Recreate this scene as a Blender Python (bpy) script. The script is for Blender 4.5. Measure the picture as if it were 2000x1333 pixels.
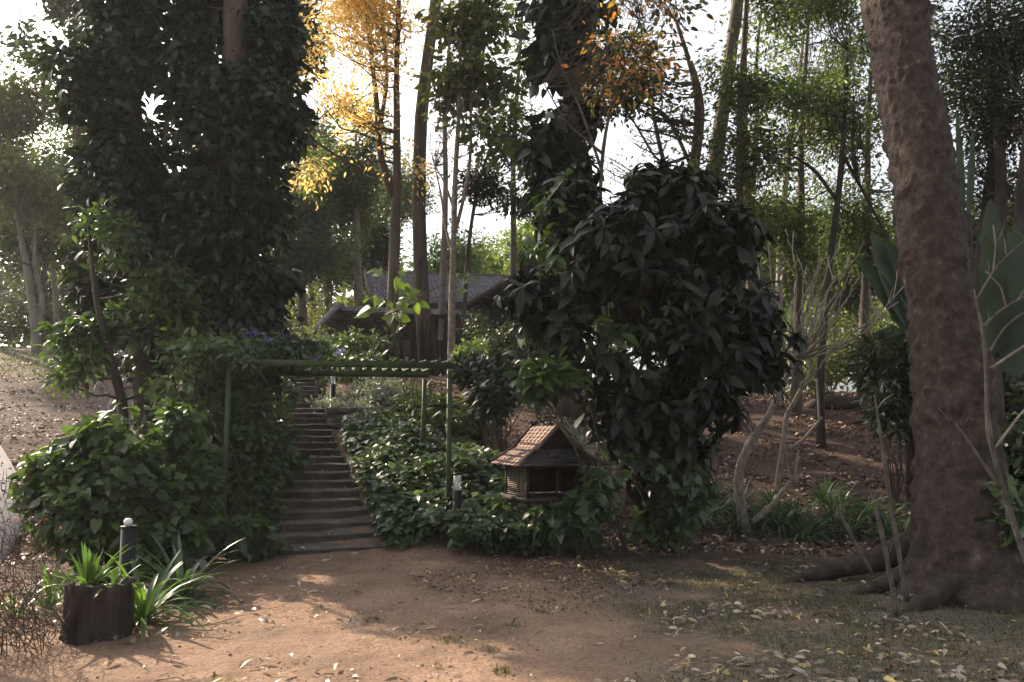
import bpy, math, random
import numpy as np
from mathutils import Vector

# ------------------------------------------------------------------ camera, sky, sun
SC = bpy.context.scene
for o in list(bpy.data.objects): bpy.data.objects.remove(o)
COL = SC.collection
FPX, HZ, EYE = 1555.0, 840.0, 1.55
PITCH = math.atan((HZ - 666.5) / FPX)
cam = bpy.data.cameras.new('camera'); cam.lens = 36 * FPX / 2000; cam.sensor_width = 36
cam.clip_start = 0.05; cam.clip_end = 2000
co = bpy.data.objects.new('camera', cam); COL.objects.link(co)
co.location = (0, 0, EYE); co.rotation_euler = (math.pi/2 + PITCH, 0, 0)
SC.camera = co

SUN_ELEV, SUN_AZ = math.radians(33), math.atan2(-0.72, 0.69)     # azimuth from +Y, sun to the left behind the trees
W = bpy.data.worlds.new('World'); SC.world = W; W.use_nodes = True
nt = W.node_tree; bg = nt.nodes['Background']
sky = nt.nodes.new('ShaderNodeTexSky'); sky.sky_type = 'NISHITA'; sky.sun_disc = False
sky.sun_elevation = SUN_ELEV; sky.sun_rotation = SUN_AZ
sky.air_density = 1.0; sky.dust_density = 5.0; sky.ozone_density = 1.0
hsv = nt.nodes.new('ShaderNodeHueSaturation'); hsv.inputs['Saturation'].default_value = .35
nt.links.new(sky.outputs[0], hsv.inputs['Color']); nt.links.new(hsv.outputs[0], bg.inputs[0]); bg.inputs[1].default_value = 0.14
sl = bpy.data.lights.new('sun', 'SUN'); sl.energy = 5.0; sl.angle = math.radians(0.6); sl.color = (1.0, 0.83, 0.62)
so = bpy.data.objects.new('sun', sl); COL.objects.link(so)
sd = Vector((math.sin(SUN_AZ)*math.cos(SUN_ELEV), math.cos(SUN_AZ)*math.cos(SUN_ELEV), math.sin(SUN_ELEV)))
so.rotation_euler = sd.to_track_quat('Z', 'Y').to_euler(); so.location = (-20, 25, 20)
SC.view_settings.view_transform = 'Standard'; SC.view_settings.look = 'None'
SC.view_settings.exposure = 1.15; SC.view_settings.gamma = 1
SC.view_settings.use_curve_mapping = False
SC.cycles.max_bounces = 6; SC.cycles.diffuse_bounces = 3; SC.cycles.glossy_bounces = 2
SC.cycles.transmission_bounces = 4; SC.cycles.transparent_max_bounces = 6
SC.cycles.use_denoising = True

# ------------------------------------------------------------------ maths helpers
R = np.random.default_rng(7)
def ss(a, b, t):
    t = np.clip((np.asarray(t, float)-a)/(b-a), 0, 1); return t*t*(3-2*t)
def hash3(i, j, k):
    n = (i*374761393 + j*668265263 + k*2147483647 + 1013904223) & 0xffffffff
    n = ((n ^ (n >> 13))*1274126177) & 0xffffffff
    n = n ^ (n >> 16)
    return (n & 0xffff)/65535.0
def noise(p):
    p = np.asarray(p, float); f = np.floor(p); w = p-f; w = w*w*(3-2*w); f = f.astype(np.int64)
    out = 0
    for a in (0, 1):
        for b in (0, 1):
            for c in (0, 1):
                wt = (w[..., 0] if a else 1-w[..., 0])*(w[..., 1] if b else 1-w[..., 1])*(w[..., 2] if c else 1-w[..., 2])
                out = out + wt*hash3(f[..., 0]+a, f[..., 1]+b, f[..., 2]+c)
    return out*2-1
def fbm(p, o=3):
    p = np.asarray(p, float); s = 0; a = 1; t = 0
    for k in range(o): s = s+a*noise(p*(2.03**k)+k*17.3); t += a; a *= .5
    return s/t
def softplus(t, k): return k*np.logaddexp(0, t/k)
def h(x, y):
    x = np.asarray(x, float); y = np.asarray(y, float)
    wl = 1-ss(-9, -4.6, x); wr = ss(0.3, 4, x)
    ys = 10.2-2.7*wl+.8*wr; s = .28-.065*wl-.035*wr; zt = 4.0+.9*wl-1.3*wr
    z = s*softplus(y-ys, .22); z = zt-softplus(zt-z, .35)
    return z-(zt-softplus(zt, .35))*0
def ray(px, py):
    xc, yc = px-1000, 666.5-py
    Y = FPX*math.cos(PITCH)-yc*math.sin(PITCH); Z = FPX*math.sin(PITCH)+yc*math.cos(PITCH)
    return xc/Y, Z/Y
def P(px, py, d):
    a, b = ray(px, py); return np.array([a*d, d, EYE+b*d])
def G(px, py, lo=3.0, hi=90):
    a, b = ray(px, py); d = np.arange(lo, hi, .05); t = EYE+b*d-h(a*d, d)
    i = np.argmax(t < 0)
    if not (t < 0).any(): i = len(d)-1
    return np.array([a*d[i], d[i], float(h(a*d[i], d[i]))])
def PX(m, d): return m*d/FPX     # pixels (2000 wide) at depth d -> metres
def rnd(a=0., b=1.): return float(R.uniform(a, b))
def unit(v):
    v = np.asarray(v, float); return v/np.maximum(np.linalg.norm(v, axis=-1, keepdims=True), 1e-9)

# ------------------------------------------------------------------ mesh builder
class MB:
    def __init__(s): s.v = []; s.f = {}; s.n = 0
    def add(s, v, f):
        v = np.asarray(v, float).reshape(-1, 3)
        for k in set(len(q) for q in f) if isinstance(f, list) else ():
            s.f.setdefault(k, []).append(np.array([q for q in f if len(q) == k], np.int64)+s.n)
        if not isinstance(f, list): s.f.setdefault(f.shape[1], []).append(f+s.n)
        s.v.append(v); s.n += len(v)
    def box(s, c, size, rz=0, M=None, jit=0):
        sx, sy, sz = [q/2 for q in size]
        v = np.array([(a*sx, b*sy, e*sz) for a in (-1, 1) for b in (-1, 1) for e in (-1, 1)])
        if jit: v = v+R.uniform(-jit, jit, v.shape)
        if M is not None: v = v@np.asarray(M, float)
        cz, sn = math.cos(rz), math.sin(rz)
        v = np.stack([v[:, 0]*cz-v[:, 1]*sn, v[:, 0]*sn+v[:, 1]*cz, v[:, 2]], 1)+np.asarray(c)
        s.add(v, [(0, 1, 3, 2), (4, 6, 7, 5), (0, 4, 5, 1), (2, 3, 7, 6), (0, 2, 6, 4), (1, 5, 7, 3)])
    def bar(s, a, b, w, t, up=(0, 0, 1)):
        a = np.asarray(a, float); b = np.asarray(b, float); d = unit(b-a)
        u = np.asarray(up, float); side = np.cross(d, u)
        if np.linalg.norm(side) < 1e-3: side = np.array([1., 0, 0])
        side = unit(side); u = unit(np.cross(side, d))
        v = [p+side*w/2*i+u*t/2*j for p in (a, b) for i, j in ((-1, -1), (1, -1), (1, 1), (-1, 1))]
        s.add(v, [(0, 3, 2, 1), (4, 5, 6, 7), (0, 1, 5, 4), (1, 2, 6, 5), (2, 3, 7, 6), (3, 0, 4, 7)])
    def slab(s, q, t):       # quad of 4 points with thickness t (downwards along its normal)
        q = np.asarray(q, float); n = unit(np.cross(q[1]-q[0], q[3]-q[0]))
        if n[2] < 0: n = -n
        v = np.concatenate([q, q-n*t])
        s.add(v, [(0, 1, 2, 3), (7, 6, 5, 4), (0, 4, 5, 1), (1, 5, 6, 2), (2, 6, 7, 3), (3, 7, 4, 0)])
    def tube(s, pts, rad, seg=8, rough=0, cap=True, fr=3., smooth=True):
        pts = np.asarray(pts, float); rad = np.asarray(rad, float)*np.ones(len(pts)); n = len(pts)
        tg = np.gradient(pts, axis=0); tg = unit(tg)
        ref = np.array([1., 0, 0]) if abs(tg[0][0]) < .8 else np.array([0, 1., 0])
        u = unit(np.cross(tg[0], ref)); rings = []
        ang = np.arange(seg)*2*math.pi/seg
        for i in range(n):
            u = unit(u-tg[i]*np.dot(u, tg[i])); w = np.cross(tg[i], u)
            r = pts[i]+rad[i]*(np.cos(ang)[:, None]*u+np.sin(ang)[:, None]*w); rings.append(r)
        v = np.array(rings)
        if rough:
            dr = unit(v-pts[:, None, :]); v = v+dr*(noise(v*fr)[..., None]*rad[:, None, None]*rough)
        v = v.reshape(-1, 3)
        i = np.arange(n-1)[:, None]*seg; j = np.arange(seg)[None]; k = (j+1) % seg
        f = np.stack([i+j, i+k, i+seg+k, i+seg+j], -1).reshape(-1, 4)
        base = s.n; s.add(v, f)
        if cap:
            s.f.setdefault(seg, []).append((np.arange(seg)[::-1]+base)[None]); s.f[seg].append((np.arange(seg)+base+(n-1)*seg)[None])
    def lathe(s, c, prof, seg=16):
        ang = np.arange(seg)*2*math.pi/seg; n = len(prof)
        v = np.array([[c[0]+r*math.cos(a), c[1]+r*math.sin(a), c[2]+z] for r, z in prof for a in ang])
        i = np.arange(n-1)[:, None]*seg; j = np.arange(seg)[None]; k = (j+1) % seg
        base = s.n; s.add(v, np.stack([i+j, i+k, i+seg+k, i+seg+j], -1).reshape(-1, 4))
        s.f.setdefault(seg, []).append((np.arange(seg)[::-1]+base)[None]); s.f[seg].append((np.arange(seg)+base+(n-1)*seg)[None])
    def mesh(s, name, mat, smooth=False):
        v = np.concatenate(s.v); me = bpy.data.meshes.new(name)
        loops = []; tot = []
        for k, fs in s.f.items():
            a = np.concatenate(fs); loops.append(a.reshape(-1)); tot.append(np.full(len(a), k))
        loops = np.concatenate(loops).astype(np.int32); tot = np.concatenate(tot).astype(np.int32)
        me.vertices.add(len(v)); me.vertices.foreach_set('co', v.astype(np.float32).reshape(-1))
        me.loops.add(len(loops)); me.loops.foreach_set('vertex_index', loops)
        st = np.concatenate([[0], np.cumsum(tot)[:-1]]).astype(np.int32)
        me.polygons.add(len(tot)); me.polygons.foreach_set('loop_start', st)
        me.polygons.foreach_set('loop_total', tot)
        if smooth: me.polygons.foreach_set('use_smooth', np.ones(len(tot), bool))
        if mat: me.materials.append(mat)
        me.update(calc_edges=True); me.validate(); return me
    def build(s, name, mat, parent=None, smooth=False, loc=None):
        o = bpy.data.objects.new(name, s.mesh(name, mat, smooth)); COL.objects.link(o)
        if parent:
            o.parent = parent
            o.location = -Vector(parent.location) if loc is None else loc     # meshes are made in world coordinates
        return o
def tag(o, label=None, cat=None, group=None, kind=None):
    if label: o['label'] = label
    if cat: o['category'] = cat
    if group: o['group'] = group
    if kind: o['kind'] = kind
    return o
def thing(name, loc, label, cat, group=None):
    o = bpy.data.objects.new(name, None); COL.objects.link(o); o.location = [float(q) for q in loc]
    o.empty_display_size = .2
    return tag(o, label, cat, group)
def copy_thing(src, loc, label, rz=0, sc=1.):
    c = src.copy(); COL.objects.link(c); c.location = [float(q) for q in loc]; c.rotation_euler = (0, 0, rz); c.scale = (sc, sc, sc); c['label'] = label
    for ch in src.children:
        d = ch.copy(); COL.objects.link(d); d.parent = c
    return c

# ------------------------------------------------------------------ materials
def newmat(name):
    m = bpy.data.materials.new(name); m.use_nodes = True; nt = m.node_tree
    return m, nt, nt.nodes['Principled BSDF'], nt.nodes['Material Output']
def ramp(nt, stops):
    r = nt.nodes.new('ShaderNodeValToRGB'); e = r.color_ramp.elements
    while len(e) < len(stops): e.new(.5)
    for q, (p, c) in zip(e, stops): q.position = p; q.color = (*c, 1)
    return r
def leafmat(name, cols, trans=.35, tcol=None, rough=.42, spec=.5):
    m, nt, b, out = newmat(name); L = nt.links.new
    g = nt.nodes.new('ShaderNodeNewGeometry'); n = len(cols)
    r = ramp(nt, [(i/n, c) for i, c in enumerate(cols)]); r.color_ramp.interpolation = 'CONSTANT' if n > 4 else 'LINEAR'
    L(g.outputs['Random Per Island'], r.inputs[0]); L(r.outputs[0], b.inputs['Base Color'])
    b.inputs['Roughness'].default_value = rough; b.inputs['Specular IOR Level'].default_value = spec
    t = nt.nodes.new('ShaderNodeBsdfTranslucent'); mx = nt.nodes.new('ShaderNodeMixShader')
    hs = nt.nodes.new('ShaderNodeMix'); hs.data_type = 'RGBA'; hs.blend_type = 'MULTIPLY'; hs.inputs[0].default_value = 1
    hs.inputs[7].default_value = (*(tcol or (1.6, 1.85, .75)), 1)
    tc = nt.nodes.new('ShaderNodeTexCoord'); nz = nt.nodes.new('ShaderNodeTexNoise'); nz.inputs['Scale'].default_value = 2.2; nz.inputs['Detail'].default_value = 3; L(tc.outputs['Object'], nz.inputs[0])
    rv = ramp(nt, [(.35, (.62, .66, .70)), (.5, (1, 1, 1)), (.68, (1.3, 1.22, 1.0))]); L(nz.outputs[0], rv.inputs[0]); mm = nt.nodes.new('ShaderNodeMix'); mm.data_type = 'RGBA'; mm.blend_type = 'MULTIPLY'; mm.inputs[0].default_value = 1
    L(r.outputs[0], mm.inputs[6]); L(rv.outputs[0], mm.inputs[7]); L(mm.outputs[2], b.inputs['Base Color'])
    L(mm.outputs[2], hs.inputs[6]); L(hs.outputs[2], t.inputs[0]); mx.inputs[0].default_value = trans
    L(b.outputs[0], mx.inputs[1]); L(t.outputs[0], mx.inputs[2]); L(mx.outputs[0], out.inputs[0])
    return m
def texmat(name, stops, scale=(3, 3, 3), rough=.85, bump=.4, bscale=12., detail=6, spec=.3, dist=.03, vor=0, obj=True):
    m, nt, b, out = newmat(name); L = nt.links.new
    tc = nt.nodes.new('ShaderNodeTexCoord'); mp = nt.nodes.new('ShaderNodeMapping'); mp.inputs['Scale'].default_value = scale
    L(tc.outputs['Object'], mp.inputs[0])
    n = nt.nodes.new('ShaderNodeTexNoise'); n.inputs['Scale'].default_value = 1; n.inputs['Detail'].default_value = detail; n.inputs['Roughness'].default_value = .65
    L(mp.outputs[0], n.inputs[0]); r = ramp(nt, stops); L(n.outputs[0], r.inputs[0]); L(r.outputs[0], b.inputs['Base Color'])
    b.inputs['Roughness'].default_value = rough; b.inputs['Specular IOR Level'].default_value = spec
    n2 = nt.nodes.new('ShaderNodeTexNoise'); n2.inputs['Scale'].default_value = bscale; n2.inputs['Detail'].default_value = 8; n2.inputs['Roughness'].default_value = .7
    L(mp.outputs[0], n2.inputs[0]); bp = nt.nodes.new('ShaderNodeBump'); bp.inputs['Strength'].default_value = bump; bp.inputs['Distance'].default_value = dist
    if vor:
        v = nt.nodes.new('ShaderNodeTexVoronoi'); v.inputs['Scale'].default_value = vor; L(mp.outputs[0], v.inputs[0])
        rr = ramp(nt, [(.0, (1, 1, 1)), (.28, (0, 0, 0))]); L(v.outputs[0], rr.inputs[0])
        ad = nt.nodes.new('ShaderNodeMath'); ad.operation = 'MULTIPLY_ADD'; ad.inputs[1].default_value = .7
        L(rr.outputs[0], ad.inputs[0]); L(n2.outputs[0], ad.inputs[2]); L(ad.outputs[0], bp.inputs['Height'])
    else: L(n2.outputs[0], bp.inputs['Height'])
    L(bp.outputs[0], b.inputs['Normal']); return m
def plain(name, c, rough=.5, metal=0, spec=.5):
    m, nt, b, out = newmat(name); b.inputs['Base Color'].default_value = (*c, 1); b.inputs['Roughness'].default_value = rough
    b.inputs['Metallic'].default_value = metal; b.inputs['Specular IOR Level'].default_value = spec; return m

M = {}
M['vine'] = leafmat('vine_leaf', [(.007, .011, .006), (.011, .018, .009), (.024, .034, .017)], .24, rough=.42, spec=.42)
M['hedge'] = leafmat('hedge_leaf', [(.026, .044, .020), (.045, .074, .026), (.072, .11, .036)], .38)
M['cover'] = leafmat('cover_leaf', [(.038, .060, .032), (.062, .094, .044), (.095, .13, .062)], .32, rough=.38)
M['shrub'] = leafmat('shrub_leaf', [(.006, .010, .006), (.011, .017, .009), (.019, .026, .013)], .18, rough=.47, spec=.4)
M['grey'] = leafmat('grey_leaf', [(.14, .155, .13), (.22, .235, .21), (.31, .325, .30)], .15)
M['green'] = leafmat('tree_leaf', [(.034, .046, .022), (.060, .078, .032), (.105, .125, .05)], .48)
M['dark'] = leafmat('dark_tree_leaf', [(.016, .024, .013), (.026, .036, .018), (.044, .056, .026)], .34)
M['olive'] = leafmat('olive_tree_leaf', [(.06, .08, .035), (.09, .105, .045), (.13, .13, .05)], .4)
M['pale'] = leafmat('pale_tree_leaf', [(.08, .12, .05), (.12, .16, .07), (.16, .20, .08)], .42)
M['yellow'] = leafmat('yellow_leaf', [(.80, .52, .14), (.90, .68, .26), (.88, .56, .14), (.80, .66, .32)], .6, (1.1, 1.08, .95))
M['autumn'] = leafmat('autumn_leaf', [(.08, .09, .03), (.75, .46, .12), (.10, .11, .04), (.04, .055, .025), (.16, .15, .05), (.60, .42, .14), (.05, .065, .03), (.72, .27, .08)], .5, (1.3, 1.2, .6))
M['lime'] = leafmat('lime_leaf', [(.08, .13, .03), (.12, .18, .04), (.17, .23, .06)], .45, (1.4, 1.5, .6))
M['strap'] = leafmat('strap_leaf', [(.035, .06, .022), (.055, .095, .03), (.08, .14, .04)], .4, rough=.3)
M['lily'] = leafmat('lily_leaf', [(.03, .055, .03), (.045, .08, .04), (.07, .11, .06)], .25, rough=.35)
M['grass'] = leafmat('grass_blade', [(.045, .065, .028), (.08, .10, .04), (.16, .13, .08), (.26, .20, .14), (.12, .10, .06)], .3)
M['litter'] = leafmat('dry_leaf', [(.06, .035, .025), (.12, .07, .05), (.09, .05, .035), (.20, .13, .095), (.40, .31, .26), (.07, .042, .03), (.15, .09, .06)], .15, (1.2, 1.1, .8), rough=.6)
M['fallen'] = leafmat('fallen_leaf', [(.26, .18, .12), (.38, .31, .23), (.44, .33, .12), (.17, .10, .07), (.44, .38, .31), (.20, .15, .10), (.30, .25, .19)], .15, (1.1, 1., .7), rough=.5)
M['banana'] = leafmat('banana_leaf', [(.012, .020, .011), (.020, .031, .017), (.032, .046, .026)], .22, (1.5, 1.8, .8), rough=.5, spec=.35)
M['dry_shrub'] = leafmat('red_twig_leaf', [(.20, .10, .08), (.28, .16, .13), (.12, .08, .06)], .3, (1.2, .95, .8))
M['purple'] = leafmat('purple_petal', [(.12, .11, .36), (.18, .16, .46), (.24, .20, .52)], .3, (1, 1, 1))
M['bark'] = texmat('brown_bark', [(.3, (.05, .036, .028)), (.7, (.14, .105, .08))], (6, 6, 1.6), bump=.7, bscale=5)
M['dbark'] = texmat('dark_bark', [(.3, (.022, .017, .014)), (.7, (.07, .052, .042))], (8, 8, 2), bump=.7, bscale=5)
M['gbark'] = texmat('grey_bark', [(.35, (.13, .115, .10)), (.7, (.26, .23, .20))], (4, 4, 2), bump=.5, bscale=6)
M['twig'] = texmat('pale_twig_bark', [(.3, (.12, .10, .075)), (.5, (.25, .21, .17)), (.7, (.40, .35, .29))], (16, 16, 9), bump=.7, bscale=5)
M['bigbark'] = texmat('big_tree_bark', [(.30, (.032, .023, .018)), (.48, (.062, .044, .035)), (.60, (.092, .068, .055)), (.67, (.14, .11, .09)), (.72, (.30, .27, .24))], (11, 11, 9), rough=.85, bump=1., bscale=3, vor=3.5, dist=.03, detail=12)
M['root'] = texmat('root_bark', [(.36, (.09, .062, .05)), (.7, (.20, .15, .125))], (3, 3, 3), bump=.6, bscale=9, dist=.015)
M['arch'] = texmat('green_paint', [(.3, (.07, .055, .035)), (.42, (.04, .065, .028)), (.75, (.075, .105, .045))], (9, 9, 9), rough=.55, bump=.15, bscale=10)
M['stone'] = texmat('step_stone', [(.3, (.07, .055, .046)), (.55, (.13, .105, .09)), (.75, (.20, .17, .15))], (4, 4, 4), bump=.8, bscale=5, dist=.03, detail=9)
M['rock'] = texmat('grey_rock', [(.35, (.15, .14, .13)), (.7, (.30, .28, .26))], (5, 5, 5), bump=.7, bscale=5)
M['shingle'] = texmat('grey_shingle', [(.35, (.15, .15, .17)), (.7, (.38, .37, .41))], (5, 5, 9), bump=.6, bscale=4)
M['sun_shingle'] = texmat('sunlit_wood_shingle', [(.3, (.14, .085, .068)), (.7, (.32, .22, .18))], (10, 10, 10), bump=.5, bscale=4, dist=.01)  # shrine's left roof slope: sunlight put into a paler, redder colour
M['dshingle'] = texmat('dark_or_shaded_wood', [(.3, (.032, .027, .026)), (.7, (.085, .072, .068))], (10, 10, 10), bump=.5, bscale=4, dist=.01)  # shrine's other roof sides, shade put into the colour; also dark wing boards
M['wood'] = texmat('dark_wood', [(.3, (.022, .016, .013)), (.7, (.065, .046, .036))], (3, 3, 12), bump=.4, bscale=6)
M['lwood'] = texmat('light_wood', [(.3, (.11, .085, .068)), (.7, (.26, .21, .17))], (6, 6, 6), bump=.4, bscale=6)
M['rwood'] = texmat('rotten_wood', [(.3, (.016, .010, .008)), (.7, (.06, .034, .026))], (8, 8, 2.5), bump=.8, bscale=4)
M['stump'] = texmat('stump_bark', [(.35, (.028, .021, .018)), (.7, (.095, .068, .056))], (14, 14, 2.5), bump=1., bscale=4, dist=.03)
M['soil'] = texmat('soil', [(.3, (.04, .025, .018)), (.7, (.10, .06, .045))], (12, 12, 12), bump=.8, bscale=5)
M['concrete'] = texmat('pale_concrete', [(.3, (.38, .36, .37)), (.7, (.52, .50, .51))], (2, 2, 2), bump=.3, bscale=14)
M['black'] = plain('black_metal', (.010, .010, .011), .6, spec=.3)
M['white'] = plain('white_lamp', (.75, .76, .78), .3)
m, nt_, b_, o_ = newmat('clear_glass'); b_.inputs['Base Color'].default_value = (.85, .88, .9, 1); b_.inputs['Roughness'].default_value = .25
b_.inputs['Transmission Weight'].default_value = .7; b_.inputs['IOR'].default_value = 1.2; M['glass'] = m

# ------------------------------------------------------------------ leaves
SHAFTS = []; SDIR = np.array(sd)
T_SMALL = (np.array([(0, 0, 0), (.45, -.5, .08), (1, 0, -.04), (.45, .5, .08)]), np.array([(0, 1, 2), (0, 2, 3)]))
T_LEAF = (np.array([(0, 0, 0), (.3, -.43, .05), (.3, 0, .03), (.3, .43, .05), (.68, -.38, -.01), (.68, 0, -.05), (.68, .38, -.01), (1, 0, -.2)]),
          np.array([(0, 2, 1), (0, 3, 2), (1, 2, 5), (1, 5, 4), (2, 3, 6), (2, 6, 5), (4, 5, 7), (5, 6, 7)]))
T_HEART = (np.array([(0, 0, 0), (-.16, -.3, .02), (.15, -.52, .06), (.2, 0, -.02), (.15, .52, .06), (-.16, .3, .02), (.6, -.34, .0), (.6, 0, -.07), (.6, .34, .0), (1, 0, -.22)]),
           np.array([(0, 2, 1), (0, 3, 2), (0, 5, 4), (0, 4, 3), (2, 3, 7), (2, 7, 6), (3, 4, 8), (3, 8, 7), (6, 7, 9), (7, 8, 9)]))
# long drooping leaf with a visible fold
T_LONG = (np.array([(0, 0, 0), (.2, -.25, .05), (.2, 0, .03), (.2, .25, .05), (.5, -.5, .07), (.5, 0, .03), (.5, .5, .07), (.8, -.36, .0), (.8, 0, -.05), (.8, .36, .0), (1, 0, -.16)]),
          np.array([(0, 2, 1), (0, 3, 2), (1, 2, 5), (1, 5, 4), (2, 3, 6), (2, 6, 5), (4, 5, 8), (4, 8, 7), (5, 6, 9), (5, 9, 8), (7, 8, 10), (8, 9, 10)]))
def leaves(mb, pos, a, nrm, L, Wd, T=T_LEAF):
    tv, tf = T; pos = np.asarray(pos, float)
    if SHAFTS:            # openings in the leaves where the low sun comes through
        k = np.ones(len(pos), bool)
        for q, r in SHAFTS:
            w = pos-q; tt = w@SDIR; dd = np.linalg.norm(w-tt[:, None]*SDIR, axis=1); k &= ~((tt > .2) & (dd < r*(1+tt*.012)+R.normal(size=len(tt))*.05))
        pos = pos[k]; a = np.asarray(a)[k]; nrm = np.asarray(nrm)[k]; L = np.broadcast_to(L, k.shape)[k]; Wd = np.broadcast_to(Wd, k.shape)[k]
        if not len(pos): return
    n = len(pos)
    a = unit(a); nrm = nrm-a*(nrm*a).sum(-1, keepdims=True); nrm = unit(nrm); s = np.cross(nrm, a)
    L = np.broadcast_to(L, (n,)); Wd = np.broadcast_to(Wd, (n,))
    v = (pos[:, None]+a[:, None]*(tv[None, :, 0:1]*L[:, None, None])+s[:, None]*(tv[None, :, 1:2]*Wd[:, None, None])
         + nrm[:, None]*(tv[None, :, 2:3]*L[:, None, None]*R.uniform(.3, 1.7, (n, 1, 1))))
    f = (tf[None]+(np.arange(n)*len(tv))[:, None, None]).reshape(-1, 3)
    mb.add(v.reshape(-1, 3), f)
def in_blobs(blobs, n, bias=.55, gap=0, gs=1.6):
    """n points in ellipsoids (centre, radii); bias<1/3 fills the middle, larger values crowd the rim"""
    C = np.array([b[0] for b in blobs]); Q = np.array([b[1] for b in blobs])
    w = np.array([b[2] if len(b) > 2 else 1 for b in blobs])*(Q[:, 0]*Q[:, 2])
    out = np.zeros((0, 3)); on = np.zeros((0, 3)); k = 0
    while len(out) < n and k < 40:
        i = R.choice(len(C), n, p=w/w.sum()); d = unit(R.normal(size=(n, 3))); r = R.uniform(0, 1, (n, 1))**(bias)
        r = np.where(R.uniform(size=(n, 1)) < .12, r*1.15, r)
        p = C[i]+d*r*Q[i]
        if gap: 
            keep = noise(p*gs+5.1)*.5+.5 > gap*R.uniform(.75, 1.15, n); p = p[keep]; d = d[keep]
        out = np.concatenate([out, p]); on = np.concatenate([on, d]); k += 1
    return out[:n], on[:n]
def B(px, py, d, rx, ry, rd=None, w=1.):        # an ellipsoid at its real place from where it appears
    return (P(px, py, d), np.array([PX(rx, d), rd if rd else PX((rx+ry)/2, d), PX(ry, d)]), w)
def foliage(blobs, nclump, per, L, Wd, T=T_LEAF, cr=.3, droop=.25, bias=.55, gap=.0, gs=1.6, flat=.5, mb=None, var=.5):
    mb = mb or MB(); c, dn = in_blobs(blobs, nclump, bias, gap, gs)
    c = np.repeat(c, per, 0); dn = np.repeat(dn, per, 0); n = len(c)
    d = unit(R.normal(size=(n, 3))*np.array([1, 1, .6])+dn*.35)
    pos = c+d*cr*R.uniform(.1, 1, (n, 1))
    a = d+np.array([0, 0, -droop])+R.normal(size=(n, 3))*.3
    nr = np.array([0, 0, flat])+R.normal(size=(n, 3))*.45+dn*.35
    k = R.uniform(1-var, 1+var, n)
    leaves(mb, pos, a, nr, L*k, Wd*k, T); return mb
def whorls(blobs, n, per, L, Wd, mb=None, gap=0, bias=.6, up=.7, T=T_LONG, stem=None):
    """shoots that end in a ring of long leaves"""
    mb = mb or MB(); c, dn = in_blobs(blobs, n, bias, gap)
    ax = unit(dn*1.0+np.array([0, 0, up])+R.normal(size=dn.shape)*.3)
    ref = unit(np.cross(ax, R.normal(size=ax.shape))); r2 = np.cross(ax, ref)
    for q in range(per):
        t = q*2.399+R.uniform(-.25, .25, n); el = R.uniform(-.7, .55, n)+(.35*(q/per))
        d = ref*np.cos(t)[:, None]+r2*np.sin(t)[:, None]
        a = d*np.cos(el)[:, None]+ax*np.sin(el)[:, None]+np.array([0, 0, -.42])+R.normal(size=ax.shape)*.16
        k = R.uniform(.38, 1.25, n)
        leaves(mb, c+ax*(q*.006), a, ax*.8+np.array([0, 0, .5])+R.normal(size=ax.shape)*.22, L*k, Wd*k, T)
    if stem is not None:
        for i in range(n):
            if any((np.linalg.norm((c[i]-q)-((c[i]-q)@SDIR)*SDIR) < r) and (c[i]-q)@SDIR > .2 for q, r in SHAFTS): continue
            b = c[i]-ax[i]*rnd(.25, .45)-np.array([0, 0, .1]); stem.tube([b, c[i]], [.012, .006], 4, cap=False)
    return mb, c
def curve(a, b, n=7, sag=0, wob=.05, side=None):
    a = np.asarray(a, float); b = np.asarray(b, float); t = np.linspace(0, 1, n)[:, None]; L = np.linalg.norm(b-a)
    p = a+(b-a)*t; p[:, 2] += (np.sin(t[:, 0]*math.pi))*sag*L
    w = R.normal(size=(n, 3))*wob*L*.35; w[0] = 0; w[-1] = 0
    if n > 2: p = p+w
    return p
def resample(pts, n):
    pts = np.asarray(pts, float); d = np.concatenate([[0], np.cumsum(np.linalg.norm(np.diff(pts[:, :3], axis=0), axis=1))])
    t = np.linspace(0, d[-1], n); t0 = d
    # Catmull-like smoothing: linear resample then smooth
    q = np.stack([np.interp(t, t0, pts[:, k]) for k in range(pts.shape[1])], 1)
    for _ in range(3): q[1:-1] = (q[:-2]+2*q[1:-1]+q[2:])/4
    return q
def trunk_path(px, n=16):       # [(px,py,d,width_px)] bottom to top -> points, radii
    a = np.array([[*P(x, y, d), PX(w, d)/2] for x, y, d, w in px]); q = resample(a, n)
    return q[:, :3], q[:, 3]
def branches(mb, pts, rad, targets, seg=5, r0=.35, sag=-.08, lo=.35, wob=.08, n=6, twigs=0, rmin=.006):
    k0 = int(len(pts)*lo)
    for t in targets:
        if any((np.linalg.norm((t-q)-((t-q)@SDIR)*SDIR) < r+.15) and (t-q)@SDIR > .3 for q, r in SHAFTS): continue
        c = pts[k0:]; dz = t[2]-c[:, 2]; dh = np.linalg.norm(c[:, :2]-t[:2], axis=1)
        sc = np.linalg.norm(c-t, axis=1)+np.where(dz < .3*dh, (.3*dh-dz)*1.2, 0)
        i = k0+int(np.argmin(sc)); L = np.linalg.norm(pts[i]-t)
        p = curve(pts[i], t, n, sag, wob); r = max(min(rad[i]*r0, .012+L*.016), rmin)
        mb.tube(p, np.linspace(r, max(r*.25, .004), n), seg, cap=False)
        for _ in range(twigs):
            j = int(R.integers(2, n)); e = p[j]+unit(R.normal(size=3)+np.array([0, 0, .2]))*L*rnd(.15, .35)
            mb.tube(curve(p[j], e, 4, 0, .1), np.linspace(r*.4, .003, 4), 4, cap=False)
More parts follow.
